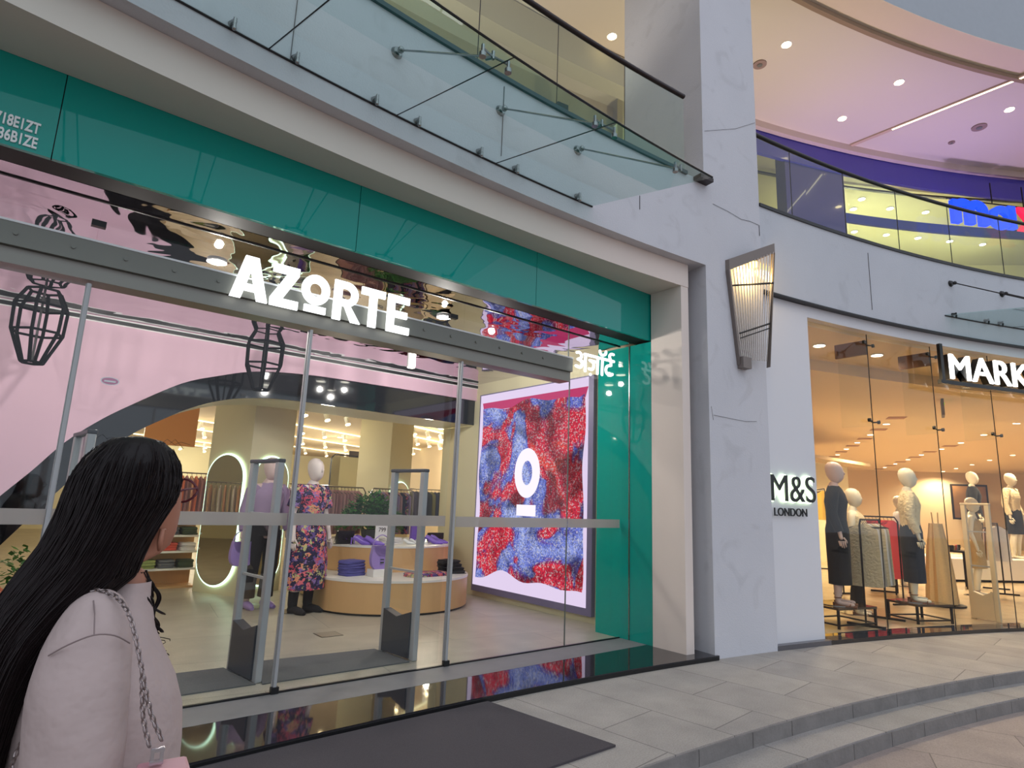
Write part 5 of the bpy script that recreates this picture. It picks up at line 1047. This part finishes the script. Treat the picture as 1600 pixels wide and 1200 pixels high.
# sweatshirt: torso (u centre, v centre, z, ru, rv)
def ringW(lst,n=40,fold=0,nf=7,cap=False,ph_=0):
    mb=MB(); vs=[]
    for i,g in enumerate(lst):
        uc,vc,z,ru,rv=g[:5]; tilt=g[5] if len(g)>5 else 0
        for k in range(n):
            q=2*PI*k/n; f=1+fold*math.sin(nf*q+ph_+i*.4); vs.append(W(uc+ru*f*math.cos(q),vc+rv*f*math.sin(q),z+tilt*math.cos(q)))
    m_=len(lst); fs=[(i*n+k,i*n+(k+1)%n,(i+1)*n+(k+1)%n,(i+1)*n+k) for i in range(m_-1) for k in range(n)]
    if cap: fs+=[tuple(range(n-1,-1,-1)),tuple((m_-1)*n+k for k in range(n))]
    return mb.add(vs,fs)
sw=ringW([(.055,0,.66,.165,.20),(.055,0,.80,.17,.20),(.058,0,.95,.160,.19),(.060,0,1.02,.156,.19),(.060,0,1.08,.153,.19),(.056,0,1.14,.150,.19),(.048,0,1.20,.138,.19),(.040,0,1.26,.115,.18),(.038,0,1.305,.095,.15),(.048,0,1.34,.077,.11),(.060,0,1.362,.058,.07),(.070,0,1.382,.046,.056),(.073,0,1.40,.042,.05)],fold=.01)
# right (near) and left sleeves
slv=[(.022,-.085,1.345),(.022,-.125,1.315),(.016,-.15,1.26),(.013,-.17,1.18),(.020,-.18,1.08),(.028,-.185,.99),(.06,-.18,.91),(.12,-.17,.84)]
rr=[.045,.062,.074,.081,.080,.077,.065,.045]
sw.tube([Wp(*p) for p in smoothline(slv,3)],[rr[min(7,i//3)]*(1-(i%3)/3)+rr[min(7,i//3+1)]*(i%3)/3 for i in range(22)],30)
sw.tube([W(p[0]+.02,-p[1],p[2]) for p in slv[:6]]+[W(.06,.2,.85),W(.085,.2,.75)],rr,20)
nt=M_sweat.node_tree; bp=[n for n in nt.nodes if n.type=='BUMP'][0]; bp.inputs['Distance'].default_value=.03; bp.inputs['Strength'].default_value=.6
ob=Lw(sw).build('sweatshirt',M_sweat,wm,smooth=True)
# seams
se=MB(); 
se.tube(smoothline([Wp(-.050,-.205,1.258),Wp(-.02,-.225,1.276),Wp(.023,-.238,1.292),Wp(.06,-.228,1.288),Wp(.090,-.20,1.270)],4),.0015,5)
se.tube([Wp(.012,-.16,1.362),Wp(.018,-.195,1.335),Wp(.023,-.236,1.292)],.0013,5)
Lw(se).build('seams',mat('seam_dark',(140,124,122),.9),wm)
# trousers + shoes
tr=ringW([(.04,0,.60,.15,.18),(.04,0,.74,.16,.19)],cap=True)
for s in (-1,1): tr.tube([W(.03,s*.09,.66),W(.045,s*.09,.45),W(.055,s*.09,.22),W(.02,s*.09,0),W(.0,s*.09,-.14)],[.13,.11,.09,.08,.08],16)
Lw(tr).build('trousers',fabric('dark_trousers',(40,40,48)),wm,smooth=True)
s_=MB()
for s in (-1,1): s_.tube([W(-.05,s*.09,-.19),W(.03,s*.09,-.185),W(.12,s*.095,-.205),W(.19,s*.1,-.215)],[.045,.055,.045,.02],12)
Lw(s_).build('shoes',M_white,wm,smooth=True)
# glasses: lens frame seen at the right of the head
gl=MB()
for s in (-1,1):
    c=(.118,s*.036)
    gl.tube([H(c[0]-.012*abs(math.sin(a)) ,c[1]+.030*math.cos(a),1.598+.027*math.sin(a)) for a in [2*PI*k/20 for k in range(20)]],.0028,6,closed=True)
    gl.tube([H(.115,s*.066,1.605),H(.05,s*.084,1.60),H(-.015,s*.088,1.578)],.0025,6)
gl.tube([H(.12,-.008,1.605),H(.124,0,1.608),H(.12,.008,1.605)],.0025,6)
Lw(gl).build('glasses',mat('glasses_burgundy',(90,30,44),.3),wm)
# hair
rows=[(1.712,.035,.065,-.01,.03),(1.706,.0,.095,-.012,.055),(1.69,-.022,.116,-.012,.08),(1.66,-.046,.134,-.012,.098),(1.62,-.062,.142,-.012,.105),(1.58,-.069,.139,-.015,.108),(1.54,-.075,.120,-.02,.105),(1.50,-.082,.100,-.025,.10),(1.46,-.098,.086,-.03,.095),(1.42,-.120,.078,-.035,.09),(1.38,-.140,.035,-.04,.088),(1.34,-.155,-.005,-.045,.085),(1.30,-.165,-.034,-.05,.085),(1.26,-.170,-.050,-.05,.085),(1.20,-.172,-.072,-.05,.08),(1.10,-.168,-.088,-.05,.075),(1.0,-.163,-.095,-.05,.06),(.93,-.158,-.10,-.05,.03)]
hr=ringW([((a+b)/2,v,z,(b-a)/2,rv) for z,a,b,v,rv in reversed(rows)],n=56,fold=.025,nf=13,cap=True)
random.seed(21)
def at(z):
    for i in range(len(rows)-1):
        if rows[i][0]>=z>=rows[i+1][0]:
            t=(rows[i][0]-z)/(rows[i][0]-rows[i+1][0]); return [rows[i][j]*(1-t)+rows[i+1][j]*t for j in range(5)]
    return list(rows[-1]) if z<rows[-1][0] else list(rows[0])
hair_o=Lw(hr).build('hair',M_hair,wm,smooth=True)
sd=MB()
for i in range(1500):
    q=random.uniform(PI*.95,PI*2.05) if i%4 else random.uniform(0,2*PI); zs=random.uniform(1.45,1.705) if i%3 else random.uniform(1.2,1.5); ze=zs-random.uniform(.25,.65); pts=[]; wob=random.uniform(0,6); off=random.uniform(1.0,1.05); dq=random.uniform(-.25,.25)
    for j in range(9):
        z=zs+(ze-zs)*j/8; _,a,b,v,rv=at(max(z,.93)); qq=q+dq*j/8
        o_=off+.012*math.sin(wob+j*1.3)+.03*math.sin(qq*9+z*16)*min(1,max(0,(1.6-z)*4))+(.10*j/8 if i%6==0 else 0); pts.append(W((a+b)/2+(b-a)/2*o_*math.cos(qq),v+rv*o_*math.sin(qq),z))
    sd.tube(pts,[.0007]+[.0011]*6+[.0008,.0004],4,cap=False)
# loose curls in front of the chest and wisps
for lk in range(9):
    ph0=random.uniform(0,6); au=random.uniform(0,1); fr=random.uniform(3.5,6); ln=random.uniform(.09,.165)
    for j_ in range(12):
        ou,ov=random.uniform(-.004,.004),random.uniform(-.004,.004); pts=[]
        for j in range(40):
            t=j/39; amp=.004+.011*t; pts.append(W(.086+.020*au+.045*t*(.6+.4*au)+amp*math.cos(fr*t*2+ph0)+ou,-.03+.05*au+amp*math.sin(fr*t*2+ph0)+ov,1.42-ln*t))
        sd.tube(pts,[.0013]*39+[.0005],4,cap=False)
for i in range(5):
    pts=[W(.12+.012*math.sin(t*1.1+i*2)+.05*t/10,0,1.30-.01*i-.004*t) for t in range(9)]; sd.tube(pts,.0009,4,cap=False)
for i in range(9):
    u0=random.uniform(-.03,.13); z0_=at(1.66)[0]+.03; sd.tube([W(u0,-.05,1.70),W(u0+.01,-.05,1.705+random.uniform(0,.006)),W(u0+.03,-.04,1.697+random.uniform(-.006,.006))],.0004,4,cap=False)
Lw(sd).build('strands',mat('hair_strand',(24,15,16),.55,spec=.3,noise=.5,nscale=40),hair_o)
# shoulder bag with chain
bgk=thing('shoulder_bag','dusty pink shoulder bag on a silver chain held at the woman\'s side','handbag',W(.19,-.21,.86))
o2=Vector(bgk.location); 
def Lb(mb): mb.v=[tuple(Vector(v)-o2) for v in mb.v]; return mb
def chain(path,name,r=.0068,w=.0018,m=mat('chain_metal',(150,138,136),.3,metal=.9)):
    P=[]; path=smoothline(path,14); 
    acc=0; last=Vector(path[0]); links=[last]
    for p in path[1:]:
        p=Vector(p)
        while (p-links[-1]).length>=.0125: links.append(links[-1]+(p-links[-1]).normalized()*.0125)
    mb=MB()
    for i in range(len(links)-1):
        c=(links[i]+links[i+1])/2; d=(links[i+1]-links[i]).normalized(); s1=d.cross(Nn).normalized(); s2=d.cross(s1).normalized(); side=(s1*.8+s2*.6 if i%2 else s1*.6-s2*.8).normalized()
        mb.tube([c+d*r*math.cos(a)+side*r*.55*math.sin(a) for a in [2*PI*k/10 for k in range(10)]],w,5,closed=True)
    return Lb(mb).build(name,m,bgk,smooth=True)
Q=Wp
chain([Q(.0,-.115,1.385),Q(.032,-.14,1.379),Q(.060,-.17,1.360),Q(.083,-.205,1.325),Q(.100,-.225,1.28),Q(.114,-.235,1.235),Q(.130,-.24,1.18),Q(.150,-.245,1.12),Q(.180,-.25,1.06)],'chain')
chain([Q(.121,-.237,1.215),Q(.128,-.24,1.16),Q(.137,-.244,1.11),Q(.150,-.248,1.07),Q(.158,-.25,1.05)],'chain')
chain([Q(-.062,-.16,1.13),Q(-.072,-.175,1.09),Q(-.080,-.18,1.05),Q(-.085,-.18,.98),Q(.02,-.25,.92),Q(.12,-.25,.96)],'chain')
cl=MB()
for du in (-.009,.009): cl.obox(Vector(Q(.172+du,-.255,1.034)),U,Nn,(0,0,1),.003,.004,.014)
for dz in (-.012,.012): cl.obox(Vector(Q(.172,-.255,1.034+dz)),U,Nn,(0,0,1),.011,.0045,.003)
Lb(cl).build('clasp',mat('clasp_steel',(210,210,215),.15,metal=1),bgk)
M_bag=mat('dusty_pink_leather',(196,140,150),.4)
Lb(MB().obox(Vector(Q(.188,-.255,.935)),U,Nn,(0,0,1),.042,.035,.065).obox(Vector(Q(.18,-.255,1.003)),U,Nn,(0,0,1),.036,.03,.007)).build('body',M_bag,bgk,bevel=.012)
# ---------------- bring everything to metres ----------------
bpy.context.view_layer.update()
for o in list(bpy.data.objects):
    if o.parent is None and o.type!='CAMERA' and o is not sun:
        o.location=o.location*S; o.scale=o.scale*S
for k in list(bpy.data.lights):
    pass
